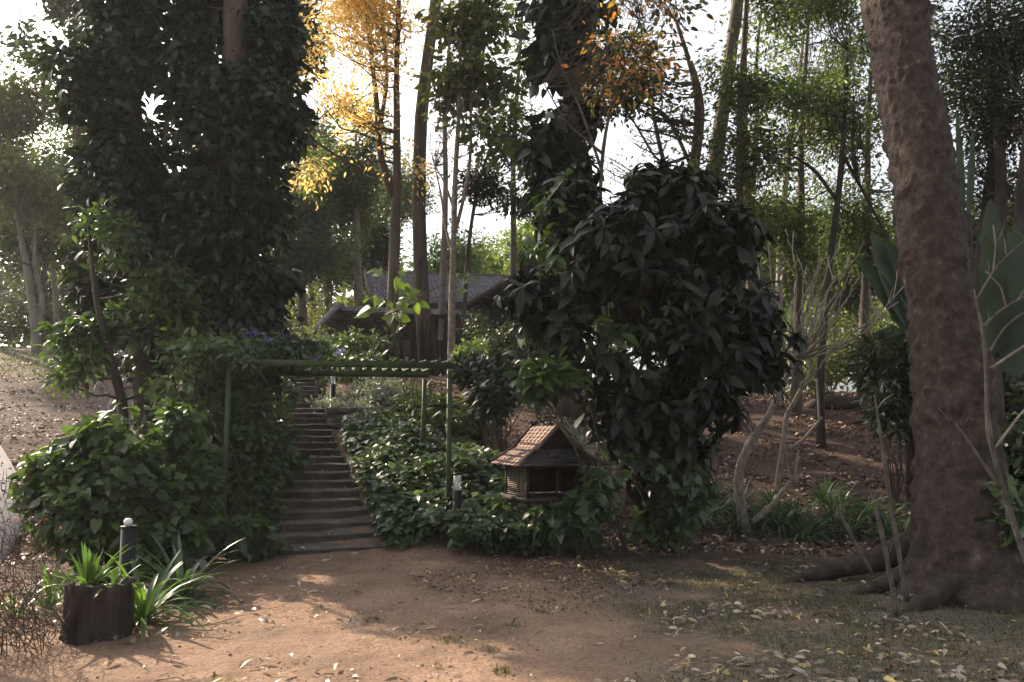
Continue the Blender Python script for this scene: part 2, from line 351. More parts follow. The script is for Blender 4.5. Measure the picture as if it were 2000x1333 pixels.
def tree(name, label, cat, trunk, bark, blobs, leaf, nclump, per, L, Wd, T=T_SMALL, cr=.35, nb=14, group=None, crown='crown', twigs=1, extra=(), lo=.35, seg=10, rough=.12, **kw):
    pts, rad = trunk_path(trunk) if not isinstance(trunk, tuple) else trunk
    base = pts[0].copy(); g = float(h(base[0], base[1])); 
    if base[2] > g-.1: pts = np.concatenate([[[base[0], base[1], g-.15]], pts]); rad = np.concatenate([[rad[0]*1.25], rad])
    t = thing(name, (base[0], base[1], g), label, cat, group)
    mb = MB(); pts2 = resample(np.concatenate([pts, rad[:, None]], 1), 30)
    mb.tube(pts2[:, :3], pts2[:, 3], seg, rough, fr=4.)
    for e in extra:
        p2, r2 = trunk_path(e, 14); mb.tube(p2, r2, 7, rough, fr=4.); branches(mb, p2, r2, in_blobs(blobs, max(nb//2, 3), .5)[0], twigs=twigs, lo=lo)
    if nb: branches(mb, pts2[:, :3], pts2[:, 3], in_blobs(blobs, nb, .5)[0], twigs=twigs, lo=lo)
    mb.build('trunk', bark, t, True)
    f = foliage(blobs, nclump, per, L, Wd, T, cr, **kw); f.build(crown, leaf, t); return t

# ------------------------------------------------------------------ ground
def ground():
    nx, ny = 520, 480
    t = np.linspace(-1, 1, nx); xs = 140*np.sinh(4.6*t)/math.sinh(4.6)
    s = np.linspace(0, 1, ny); ys = 2.2+230*np.sinh(4.7*s)/math.sinh(4.7)
    ys = np.concatenate([[-60, -30, -15, -8, -4, -1.5, .3, 1.4], ys]); ny = len(ys)
    X, Y = np.meshgrid(xs, ys); Z = h(X, Y)
    p = np.stack([X, Y, X*0], -1)
    grass = ss(-.25, .35, X-(.75+.35*fbm(p*.8))-.25*ss(7, 5, Y)*0)*(1-ss(10.9, 11.8, Y+fbm(p*1.1)*.5))
    grass = grass*ss(-.55, .1, fbm(p*1.7+3)+.25)
    slope = ss(10.6, 11.4, Y+fbm(p)*.5)*ss(-2, -1, X)
    leftb = ss(-2.2, -4.2, X+fbm(p)*.6)*ss(7.0, 8.6, Y+fbm(p)*.6)
    front = ss(-1.2, .2, X+fbm(p*1.3)*.5)*ss(8.2, 9.6, Y+fbm(p*1.5)*.9)
    mulch = np.clip(slope+leftb+front*.9, 0, 1)
    lawn = ss(21, 22.6, Y+fbm(p*.5)*1.2)*ss(-3, -7, X)+ss(26, 30, Y)*.6
    mulch = mulch*(1-np.clip(lawn, 0, 1)); grass = np.clip(grass+lawn, 0, 1)
    near = np.exp(-np.maximum(Y-14, 0)/12)
    Z = Z+(.022*fbm(p*2.2)+.012*fbm(p*7, 2))*near*(1+mulch*1.6)+.05*fbm(p*.35)*ss(12, 20, Y)
    mb = MB(); i = np.arange(ny-1)[:, None]*nx; j = np.arange(nx-1)[None]
    mb.add(np.stack([X, Y, Z], -1), np.stack([i+j, i+j+1, i+nx+j+1, i+nx+j], -1).reshape(-1, 4))
    m, nt, b, out = newmat('earth'); L = nt.links.new
    at = nt.nodes.new('ShaderNodeAttribute'); at.attribute_name = 'ground_kind'; sp = nt.nodes.new('ShaderNodeSeparateColor'); L(at.outputs[0], sp.inputs[0])
    tc = nt.nodes.new('ShaderNodeTexCoord')
    def nz(scale, stops, det=8, rg=.65, sx=(1, 1, 1)):
        mp = nt.nodes.new('ShaderNodeMapping'); mp.inputs['Scale'].default_value = sx; L(tc.outputs['Object'], mp.inputs[0])
        n = nt.nodes.new('ShaderNodeTexNoise'); n.inputs['Scale'].default_value = scale; n.inputs['Detail'].default_value = det; n.inputs['Roughness'].default_value = rg
        L(mp.outputs[0], n.inputs[0]); r = ramp(nt, stops); L(n.outputs[0], r.inputs[0]); return r, n
    dirt, _ = nz(1.3, [(.28, (.165, .110, .078)), (.5, (.285, .185, .128)), (.72, (.38, .255, .18))], 10)
    speck, _ = nz(30, [(.38, (.38, .36, .35)), (.47, (.92, .92, .92)), (.6, (1.08, 1.08, 1.08)), (.72, (1.5, 1.48, 1.45))], 9, .8)
    mul, _ = nz(26, [(.34, (.035, .022, .018)), (.52, (.085, .052, .04)), (.62, (.15, .098, .076)), (.74, (.36, .28, .24))], 9, .75)
    gr, _ = nz(18, [(.32, (.055, .052, .036)), (.5, (.14, .118, .088)), (.68, (.29, .24, .195))], 9, .75)
    def mix(f, a, c, bl='MIX'):
        q = nt.nodes.new('ShaderNodeMix'); q.data_type = 'RGBA'; q.blend_type = bl
        if isinstance(f, float): q.inputs[0].default_value = f
        else: L(f, q.inputs[0])
        L(a, q.inputs[6]); L(c, q.inputs[7]); return q.outputs[2]
    c = mix(1., dirt.outputs[0], speck.outputs[0], 'MULTIPLY'); c = mix(sp.outputs[0], c, gr.outputs[0]); c = mix(sp.outputs[1], c, mul.outputs[0])
    L(c, b.inputs['Base Color']); b.inputs['Roughness'].default_value = .92; b.inputs['Specular IOR Level'].default_value = .15
    r2, n2 = nz(9, [(0, (0, 0, 0)), (1, (1, 1, 1))], 12, .72)
    bp = nt.nodes.new('ShaderNodeBump'); bp.inputs['Strength'].default_value = .9; bp.inputs['Distance'].default_value = .06
    L(n2.outputs[0], bp.inputs['Height']); L(bp.outputs[0], b.inputs['Normal'])
    o = mb.build('ground', m, None, True); tag(o, kind='structure')
    ca = o.data.color_attributes.new('ground_kind', 'FLOAT_COLOR', 'POINT')
    ca.data.foreach_set('color', np.stack([grass, mulch, mulch*0, mulch*0+1], -1).astype(np.float32).reshape(-1))
ground()
for px, py, r in ((200, 1320, .3), (480, 1325, .36), (700, 1325, .3), (840, 1290, .3), (920, 1310, .25), (770, 1260, .2), (620, 1205, .2), (980, 1325, .2), (600, 1265, .3), (500, 1240, .24), (680, 1195, .12), (330, 1300, .30), (430, 1290, .36), (540, 1290, .36), (650, 1285, .36), (760, 1310, .30), (870, 1325, .24), (560, 1195, .26), (640, 1235, .2), (120, 1310, .3), (720, 1215, .12), (1130, 1074, .25), (1200, 1084, .3), (1270, 1095, .34), (1340, 1104, .38), (1410, 1114, .34), (1460, 1122, .2),
                  (1440, 850, .5), (1500, 835, .4), (1560, 825, .5), (1600, 870, .4), (1700, 900, .4), (1640, 935, .3), (1560, 940, .3), (1790, 985, .4)): SHAFTS.append((G(px, py), r))
for px, py, dd, r in ((1010, 885, 10.2, .34), (1050, 860, 10.3, .2), (980, 1000, 10.1, .28), (1090, 1040, 9.8, .12), (130, 870, 9.1, .35), (190, 840, 9.1, .5), (260, 815, 9.3, .5), (330, 800, 9.5, .45), (400, 790, 10.5, .3), (300, 880, 9.1, .3), (640, 690, 20, .5), (760, 600, 21, .5), (840, 870, 11.6, .35), (760, 845, 12.5, .35), (900, 900, 11.3, .3), (830, 950, 11, .25), (960, 850, 12, .3), (700, 770, 17, .5), (880, 830, 13.5, .4), (1100, 730, 10, .3), (680, 200, 22, 1.2), (1640, 120, 16, .8)): SHAFTS.append((P(px, py, dd), r))
SHAFTS0 = SHAFTS
def inpoly(x, y, poly):
    c = np.zeros(len(x), bool); n = len(poly)
    for i in range(n):
        (x1, y1), (x2, y2) = poly[i], poly[i-1]
        c ^= ((y1 > y) != (y2 > y)) & (x < (x2-x1)*(y-y1)/(y2-y1+1e-12)+x1)
    return c
def inarea(poly, n):
    poly = [(float(a), float(b)) for a, b in poly]; q = np.array(poly); out = np.zeros((0, 2))
    while len(out) < n:
        x = R.uniform(*[q[:, 0].min(), q[:, 0].max()], n); y = R.uniform(q[:, 1].min(), q[:, 1].max(), n)
        k = inpoly(x, y, poly); out = np.concatenate([out, np.stack([x[k], y[k]], 1)])
    return out[:n]
def gpoly(*px): return [G(*p)[:2] for p in px]

# the pale edge of a driveway at the far left
def drive():
    edge = [(-60, 800), (-8, 868), (22, 915), (52, 985), (58, 1015), (40, 1050), (-20, 1120), (-140, 1200)]
    E = resample(np.array([G(*e) for e in edge]), 24); mb = MB(); v = []
    for p in E:
        for k in range(5):
            x = p[0]-k*1.6; v.append((x, p[1], float(h(x, p[1]))+.07))
    v = np.array(v); top = v.copy(); n = len(v); bot = v-np.array([0, 0, .25])
    f = [(i*5+j, i*5+j+1, i*5+j+6, i*5+j+5) for i in range(23) for j in range(4)]
    f += [(i*5, i*5+5, n+i*5+5, n+i*5) for i in range(23)]
    mb.add(np.concatenate([top, bot]), f); tag(mb.build('driveway', M['concrete']), kind='structure')
drive()

# ------------------------------------------------------------------ stone stairs
U = unit([-.285, .96, 0]); V = np.array([U[1], -U[0], 0]); C0 = np.array([-2.33, 10.12, 0.])
def stairs():
    t = thing('stone_staircase', C0, 'long worn stone staircase climbing the slope under the green metal arch', 'stairs')
    for k in range(30):
        w = 1.66 if k == 0 else 1.46-.45*min(k, 16)/16; f0 = C0+U*(.395*k)+V*(.06 if k == 0 else rnd(-.03, .03)-.0115*min(k, 16)); zt = .09+.112*k
        nx, ny = 26, 6; dep = .56; mb = MB()
        xs = np.linspace(-w/2, w/2, nx); rows = []
        wob = fbm(np.stack([xs*2.2+k*9, xs*0, xs*0], -1))*.035
        prof = [(.035, -.34), (.012, -.02), (.0, -.012), (.02, .0), (.10, .004), (.30, .004), (dep, .0)]
        for (dy, dz) in prof:
            pp = np.stack([xs*3+k*7, xs*0+dy*9, xs*0], -1); jz = fbm(pp)*(.022 if dz > -.1 else 0)
            rows.append(f0+V*xs[:, None]+U*(dy+wob+fbm(pp+4)*.022)[:, None]+np.array([0, 0, 1.])*(zt+dz+jz)[:, None])
        v = np.array(rows); i = np.arange(len(prof)-1)[:, None]*nx; j = np.arange(nx-1)[None]
        mb.add(v.reshape(-1, 3), np.stack([i+j, i+j+1, i+nx+j+1, i+nx+j], -1).reshape(-1, 4))
        for q in (0, nx-1):      # the two cheeks
            a = v[:, q]; b = a.copy(); b[:, 2] = zt-.34; n = len(a)
            mb.add(np.concatenate([a, b]), [(e, e+1, n+e+1, n+e) for e in range(1, n-1)])
        mb.build('step', M['stone'], t, False)
stairs()

# ------------------------------------------------------------------ green arch
def arch():
    a = np.array([-3.74, 10.5, 0]); b = np.array([-.88, 11.2, 0]); u = U*1.95; ztop = 2.50
    t = thing('garden_arch', (a+b)/2, 'green painted metal arch with a slatted top over the foot of the stone stairs', 'garden arch')
    for p in (a, b, a+u, b+u):
        g = float(h(p[0], p[1])); mb = MB(); lean = np.array([rnd(-.03, .03), 0, 0])
        mb.bar((p[0], p[1], g-.2)+lean, (p[0], p[1], ztop-.12), .062, .062, up=u); mb.build('post', M['arch'], t)
    for p, q in ((a, b), (a+u, b+u)):
        d = unit(q-p); mb = MB(); mb.bar(p-d*.38+[0, 0, ztop-.06], q+d*.07+[0, 0, ztop-.06+.01], .045, .088); mb.build('beam', M['arch'], t)
    n = 19
    for i in range(n):
        s = .01+.98*i/(n-1); p = a+(b-a)*s; mb = MB(); zz = ztop+.012
        pts = [p-U*.07+[0, 0, zz-.015], p+U*.0+[0, 0, zz], p+U*1.95+[0, 0, zz], p+U*2.03+[0, 0, zz+.03]]
        for e in range(3): mb.bar(pts[e], pts[e+1], .028, .028)
        mb.build('rung', M['arch'], t)
    mb = MB(); mb.box(b+[0, 0, .07], (.17, .17, .24), .1, jit=.01); mb.build('footing', M['rock'], t)
    return a, b, u, ztop
A_, B_, Ua, ZT = arch()

# ------------------------------------------------------------------ bollard lamps
def bollard(px, py, d, hh, label, r=.058, broken=False):
    x = P(px, 840, d)[0]; g = float(h(x, d)); t = thing('bollard_light', (x, d, g), label, 'garden light', 'bollard lights along the stairs and path')
    z1 = hh*.70; mb = MB(); mb.lathe((x, d, g), [(r*1.35, -.1), (r*1.35, .012), (r, .016), (r, z1), (r*.9, z1+.004)], 20); mb.build('post', M['black'], t, True)
    if broken:
        mb = MB(); mb.lathe((x, d, g+z1+.006), [(r*1.12, 0), (r*1.12, .012), (r*.9, .015)], 20); mb.build('flange', M['black'], t, True)
        mb = MB(); mb.lathe((x-.01, d, g+z1+.02), [(.022, 0), (.034, .02), (.036, .045), (.02, .062)], 10); mb.build('bulb', M['white'], t)
    else:
        mb = MB(); mb.lathe((x, d, g+z1+.006), [(r*.9, 0), (r*.9, hh*.24), (r*.86, hh*.24)], 20); mb.build('glass', M['glass'], t, True)
        mb = MB(); mb.lathe((x, d, g+z1+.008), [(r*.45, 0), (r*.55, hh*.05), (r*.5, hh*.09), (r*.15, hh*.11)], 14); mb.build('bulb', M['white'], t, True)
        mb = MB(); mb.lathe((x, d, g+z1+hh*.24+.008), [(r*1.12, 0), (r*1.12, .018), (r*.6, .03)], 20); mb.build('cap', M['black'], t, True)
bollard(894, 0, 10.75, .84, 'black bollard light with clear top standing just right of the arch post')
bollard(785, 0, 13.6, .80, 'small bollard light rising from the broad leaved slope inside the arch')
bollard(648, 0, 17.3, .78, 'farthest bollard light beside the grey green bush near the stair top')
bollard(262, 0, 6.95, 1.02, 'black bollard with a bare white bulb and no glass behind the strap leaves', .062, True)

# ------------------------------------------------------------------ little shrine house
def rows(mb, tl, tr, bl, br, n, th=.018, over=.25, gaps=0):
    tl, tr, bl, br = [np.asarray(q, float) for q in (tl, tr, bl, br)]
    nr = unit(np.cross(tr-tl, bl-tl)); nr = nr if nr[2] > 0 else -nr
    for i in range(n):
        s0, s1 = i/n, (i+1+over)/n; s1 = min(s1, 1.02)
        l0 = tl+(bl-tl)*s0; r0 = tr+(br-tr)*s0; l1 = tl+(bl-tl)*s1+nr*th; r1 = tr+(br-tr)*s1+nr*th
        m = gaps if gaps else 1; e0 = rnd(0, 1)/max(m, 1)
        cuts = [0]+[min(max((k+e0)/m, 0), 1) for k in range(m)]+[1]
        for c0, c1 in zip(cuts[:-1], cuts[1:]):
            if c1-c0 < .01: continue
            g = (.0006 if m > 12 else .004) if m > 1 else 0; j = nr*rnd(0, th*.25) if m > 1 else 0
            mb.slab([l0+(r0-l0)*(c0+g)+j, l0+(r0-l0)*(c1-g)+j, l1+(r1-l1)*(c1-g)+j, l1+(r1-l1)*(c0+g)+j], th)
def shrine():
    c = np.array([.44, 10.5, float(h(.44, 10.5))]); t = thing('shrine_house', c, 'small wooden shrine house with shingled roof on a post beside the dark shrub', 'shrine house')
    th = math.radians(19); cs, sn = math.cos(th), math.sin(th); zz = -c[2]
    def w(x, y, z): return np.array([c[0]+x*cs-y*sn, c[1]+x*sn+y*cs, z])
    zr, zg, ze = 1.60, 1.32, 1.11; hr, hg, he = .0, .26, .56; yr, yg, ye = .44, .40, .56
    for sx, mt in ((-1, 'sun_shingle'), (1, 'dshingle')):  # left slope gets the sunlit colour, right slope the shaded one
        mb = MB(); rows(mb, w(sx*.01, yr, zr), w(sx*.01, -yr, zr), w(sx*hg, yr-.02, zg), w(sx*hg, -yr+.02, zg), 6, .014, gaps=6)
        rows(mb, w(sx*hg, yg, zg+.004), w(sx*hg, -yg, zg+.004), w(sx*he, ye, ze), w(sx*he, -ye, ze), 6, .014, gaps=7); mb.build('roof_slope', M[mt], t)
    for sy in (-1, 1):
        mb = MB(); rows(mb, w(-hg, sy*yg, zg), w(hg, sy*yg, zg), w(-he, sy*ye, ze), w(he, sy*ye, ze), 7, .014, gaps=1); mb.build('skirt_roof', M['dshingle'], t)
        mb = MB(); y = sy*(yg-.06); a = [w(-hg, y, zg), w(hg, y, zg), w(0, y, zr-.02)]; b = [w(-hg, y-sy*.02, zg), w(hg, y-sy*.02, zg), w(0, y-sy*.02, zr-.02)]
        mb.add(a+b, [(0, 1, 2), (3, 5, 4), (0, 3, 4, 1)]); mb.build('gable', M['wood'], t)
        mb = MB()
        for sx in (-1, 1): mb.bar(w(sx*(hg+.05), sy*(yr+.01), zg-.02), w(-sx*.045, sy*(yr+.01), zr+.065), .022, .045)
        mb.build('barge_board', M['lwood'] if sy < 0 else M['wood'], t)
    for sx in (-1, 1):
        for sy in (-1, 1):
            mb = MB(); mb.bar(w(sx*hg, sy*yg, zg+.03), w(sx*(he+.01), sy*(ye+.01), ze+.035), .035, .02); mb.build('hip_board', M['lwood'], t)
    hb = .40; zf, zc = .70, 1.10
    for sx in (-1, 1):
        for sy in (-1, 1):
            mb = MB(); mb.bar(w(sx*hb, sy*hb, zf), w(sx*hb, sy*hb, zc), .04, .04, up=(cs, sn, 0)); mb.build('corner_post', M['wood'], t)
    for yy in (0.,): 
        mb = MB(); mb.bar(w(0, -hb, zf), w(0, -hb, zc), .03, .03); mb.build('middle_post', M['wood'], t)
    mb = MB(); mb.box(w(0, 0, zf-.02), (2*hb+.1, 2*hb+.1, .05), th); mb.build('floor', M['wood'], t)
    mb = MB(); mb.box(w(0, 0, zc-.01), (2*hb+.06, 2*hb+.06, .03), th); mb.build('ceiling_board', M['wood'], t)
    mb = MB()
    for k in range(15): mb.bar(w(-hb-.004, -hb+.03, zf+.03+k*.024), w(-hb-.004, hb-.03, zf+.03+k*.024), .008, .010)
    for k in range(5): mb.bar(w(-hb+.008, -hb+.1+k*.16, zf), w(-hb+.008, -hb+.1+k*.16, zc), .012, .012)
    mb.build('lattice', M['lwood'], t)
    mb = MB(); mb.box(w(0, hb, (zf+zc)/2), (2*hb-.05, .02, zc-zf-.04), th); mb.build('back_wall', M['wood'], t)
    mb = MB(); mb.box(w(hb, 0, (zf+zc)/2), (.02, 2*hb-.05, zc-zf-.04), th); mb.build('side_wall', M['wood'], t)
    mb = MB(); mb.bar(w(0, 0, c[2]-.3), w(0, 0, zf-.04), .22, .22); mb.build('support_post', M['wood'], t)
    mb = MB()
    for sx in (-1, 1): mb = MB(); mb.bar(w(sx*.36, -.36, c[2]-.2), w(sx*.36, -.36, zf-.03), .05, .05); mb.build('front_leg', M['wood'], t)
shrine()

# ------------------------------------------------------------------ stump planter, stones
def stump():
    c = G(160, 1262); c = c+np.array([0, .22, 0]); c[2] = float(h(c[0], c[1])); g = c[2]
    t = thing('stump_planter', c, 'hollow tree stump planter with rough vertical bark at bottom left', 'planter')
    n = 56; prof = [(.20, -.1), (.196, .0), (.18, .1), (.176, .2), (.172, .3), (.176, .39), (.16, .40), (.145, .37), (.14, .22)]
    ang = np.arange(n)*2*math.pi/n; ri = .022*np.abs(np.sin(ang*9+np.sin(ang*3)*2))+.02*noise(np.stack([np.cos(ang)*3, np.sin(ang)*3, ang*0], -1))
    v = []
    for i, (r, z) in enumerate(prof):
        rr = r*(1+.09*np.cos(ang-1.)+.07*np.sin(ang*2+z*3))+(ri*1.9 if i < 6 else ri*.5)+.008*noise(np.stack([np.cos(ang)*9, np.sin(ang)*9, ang*0+z*12], -1)); zz = z+(noise(np.stack([np.cos(ang)*4, np.sin(ang)*4, ang*0], -1))*.022 if i > 3 else 0)
        v.append(np.stack([c[0]+rr*np.cos(ang), c[1]+rr*np.sin(ang), g+zz+0*ang], -1))
    mb = MB(); v = np.array(v).reshape(-1, 3); i = np.arange(len(prof)-1)[:, None]*n; j = np.arange(n)[None]; k = (j+1) % n
    mb.add(v, np.stack([i+j, i+k, i+n+k, i+n+j], -1).reshape(-1, 4)); mb.build('bark_shell', M['stump'], t, False)
    mb = MB(); mb.lathe((c[0], c[1], g+.26), [(.155, 0), (.15, .08), (.10, .10), (.04, .105)], 24); mb.build('soil', M['soil'], t)
    return c
ST = stump()
def rock(px, py, sx, sy, sz, label, name='rock', mat='rock', seed=1, d=None):
    g = G(px, py); mb = MB(); u = np.linspace(0, math.pi, 14); a = np.linspace(0, 2*math.pi, 22)[:-1]
    v = np.array([[math.sin(q)*math.cos(w), math.sin(q)*math.sin(w), math.cos(q)] for q in u for w in a])
    v = v*(1+.22*fbm(v*1.4+seed*7)[:, None]); v = v*np.array([sx, sy, sz])+g+np.array([0, sy*.6, sz*.45]); n = 21
    i = np.arange(13)[:, None]*n; j = np.arange(n)[None]; k = (j+1) % n
    mb.add(v, np.stack([i+j, i+n+j, i+n+k, i+k], -1).reshape(-1, 4)); o = mb.build(name, M[mat], None, True); tag(o, label, name.replace('_', ' ')); return o
rock(372, 1122, .15, .12, .13, 'grey rounded rock at the foot of the left hedge beside strap leaves')
rock(920, 1066, .20, .10, .04, 'flat brown stone in the dirt just right of the arch footing', seed=4)
rock(222, 806, .16, .12, .22, 'upright pale stone behind the lime topped hedge at the left', seed=5)
rock(1640, 800, .75, .45, .22, 'low dark mossy boulder on the leaf strewn slope at the right', mat='wood', seed=8)
def wall():
    c = G(640, 838); t = thing('stone_retaining_wall', c, 'low dry stone retaining wall below the grey green bush', 'wall')
    a = G(640, 838); a[2] = float(h(a[0], a[1])); d = unit([1, -.12, 0])
    for r in range(3):
        x = 0
        while x < 1.5:
            w = rnd(.22, .42); mb = MB(); p = a+d*(x+w/2+(r % 2)*.08)+np.array([0, .12, .0]); mb.box((p[0], p[1], a[2]+.03+r*.15), (w-.02, .34, .145), -.12, jit=.012); mb.build('stone_block', M['stone'], t); x += w
wall()

# ------------------------------------------------------------------ house
def house():
    t = thing('wooden_house', (-2.5, 28, 3.7), 'dark wooden house with grey shingled roofs at the top of the slope', 'house')
    mb = MB(); tl, tr = np.array([-5.48, 29.2, 7.38]), np.array([1.2, 30.6, 7.45]); bl, br = np.array([-4.84, 27, 5.98]), np.array([1.8, 27.6, 5.75])
    rows(mb, tl, tr, bl, br, 22, .05, gaps=40); mb.build('main_roof', M['shingle'], t)
    mb = MB(); rows(mb, tl+[0, .03, -.02], tr+[0, .03, -.02], np.array([-4.84, 31.4, 5.9]), np.array([1.8, 33, 5.9]), 8, .03); mb.build('rear_roof', M['shingle'], t)
    mb = MB(); mb.bar(tl+[-.1, 0, .03], tr+[0, 0, .03], .16, .07); mb.build('ridge_cap', M['lwood'], t)
    mb = MB(); mb.bar(tl+[-.03, -.02, .04], bl+[-.03, 0, .03], .05, .20); mb.bar(tl+[-.03, .02, .04], (-4.87, 31.4, 5.95), .05, .20)
    mb.bar((-5.3, 28.2, 5.95), (-5.0, 29.3, 6.8), .05, .08); mb.build('barge_board', M['lwood'], t)
    mb = MB(); mb.add([(-4.75, 27.3, 5.9), (-4.75, 31.1, 5.9), (-5.1, 29.25, 7.2), (-4.6, 27.3, 5.9), (-4.6, 31.1, 5.9), (-4.95, 29.25, 7.2)], [(0, 1, 2), (3, 5, 4), (0, 3, 4, 1), (1, 4, 5, 2), (0, 2, 5, 3)]); mb.build('gable_wall', M['wood'], t)
    mb = MB(); rows(mb, (-5.75, 26.7, 5.72), (-.6, 27.2, 5.62), (-5.75, 25.6, 5.40), (-.9, 25.9, 5.22), 6, .03, gaps=10); mb.build('porch_roof', M['shingle'], t)
    mb = MB(); rows(mb, (-5.55, 25.3, 5.62), (-5.55, 31, 5.62), (-6.55, 25.3, 4.45), (-6.55, 31, 4.45), 7, .03); mb.build('lean_to_roof', M['shingle'], t)
    mb = MB(); mb.bar((-5.5, 25.22, 5.60), (-6.6, 25.22, 4.42), .05, .17); mb.build('lean_to_fascia', M['shingle'], t)
    mb = MB(); mb.bar((-5.6, 25.5, 5.34), (-.9, 25.8, 5.18), .06, .12); mb.build('eaves_board', M['wood'], t)
    mb = MB(); mb.box((-2.6, 29, 4.6), (5.4, 3.6, 2.7)); mb.build('wall', M['wood'], t)
    for x in (-5.4, -4.2, -3., -1.8): 
        mb = MB(); mb.bar((x, 25.9, 3.3), (x, 25.9, 5.35), .12, .12); mb.build('porch_post', M['wood'], t)
    mb = MB(); mb.box((-3.4, 26.6, 4.0), (4.6, 1.6, .9)); mb.build('porch_rail', M['wood'], t)
    # wing whose gable faces the stairs
    rp, rb = np.array([.55, 24.6, 6.62]), np.array([.75, 30.5, 6.62])
    for s, nm in ((-1, 'wing_roof'), (1, 'wing_roof')):
        mb = MB(); rows(mb, rp, rb, rp+[s*1.95, 0, -1.25], rb+[s*1.95, 0, -1.25], 9, .03, gaps=8); mb.build(nm, M['shingle'], t)
        mb = MB(); mb.bar(rp+[s*-.05, -.05, .06], rp+[s*2.0, -.05, -1.26], .05, .16); mb.build('wing_barge_board', M['dshingle'], t)
    mb = MB(); a = [(-1.0, 25.1, 5.5), (2.2, 25.1, 5.5), (.57, 25.1, 6.5)]; b = [(q[0], q[1]+.1, q[2]) for q in a]
    mb.add(a+b, [(0, 1, 2), (3, 5, 4), (0, 3, 4, 1), (1, 4, 5, 2), (0, 2, 5, 3)]); mb.build('wing_gable', M['wood'], t)
    mb = MB(); mb.box((.6, 27.3, 4.4), (3.2, 4.2, 2.25)); mb.build('wing_wall', M['wood'], t)
    for x in (-.9, -.1, .8, 1.9):
        mb = MB(); mb.bar((x, 25., 3.3), (x, 25., 5.5), .10, .10); mb.build('wing_post', M['dshingle'], t)
house()

# ------------------------------------------------------------------ rotten palisade
def palisade():
    t = thing('wooden_palisade', (-2.6, 21.4, 3.0), 'row of dark rotten pointed wooden slabs in front of the house', 'palisade')
    xs = list(np.linspace(708, 915, 42))
    for i, px in enumerate(xs):
        d = 21.2+rnd(-.5, .6); w = rnd(.09, .2); top = rnd(588, 655)+(14 if px > 880 or px < 730 else 0); b = P(px, 840, d); b[2] = float(h(b[0], d))-.1; e = P(px+rnd(-16, 16), top, d); e[1] = d+rnd(-.1, .1)
        side = np.array([1, rnd(-.5, .5), 0])*w/2; th = np.array([0, rnd(.04, .07), 0]); n = 6; fr = []; ba = []
        for k, s in enumerate(np.linspace(0, 1, n)):
            c = b+(e-b)*s; ww = (1 if s < .35 else max(1-(s-.35)/.65, .06))*(1+rnd(-.12, .12)); fr += [c-side*ww-th/2, c+side*ww-th/2]; ba += [c-side*ww+th/2, c+side*ww+th/2]
        m = 2*n; f = []
        for k in range(n-1):
            a = 2*k; f += [(a, a+1, a+3, a+2), (m+a, m+a+2, m+a+3, m+a+1), (a, a+2, m+a+2, m+a), (a+1, m+a+1, m+a+3, a+3)]
        f.append((m-2, m-1, 2*m-1, 2*m-2)); mb = MB(); mb.add(fr+ba, f); mb.build('slab', M['rwood'], t)
palisade()

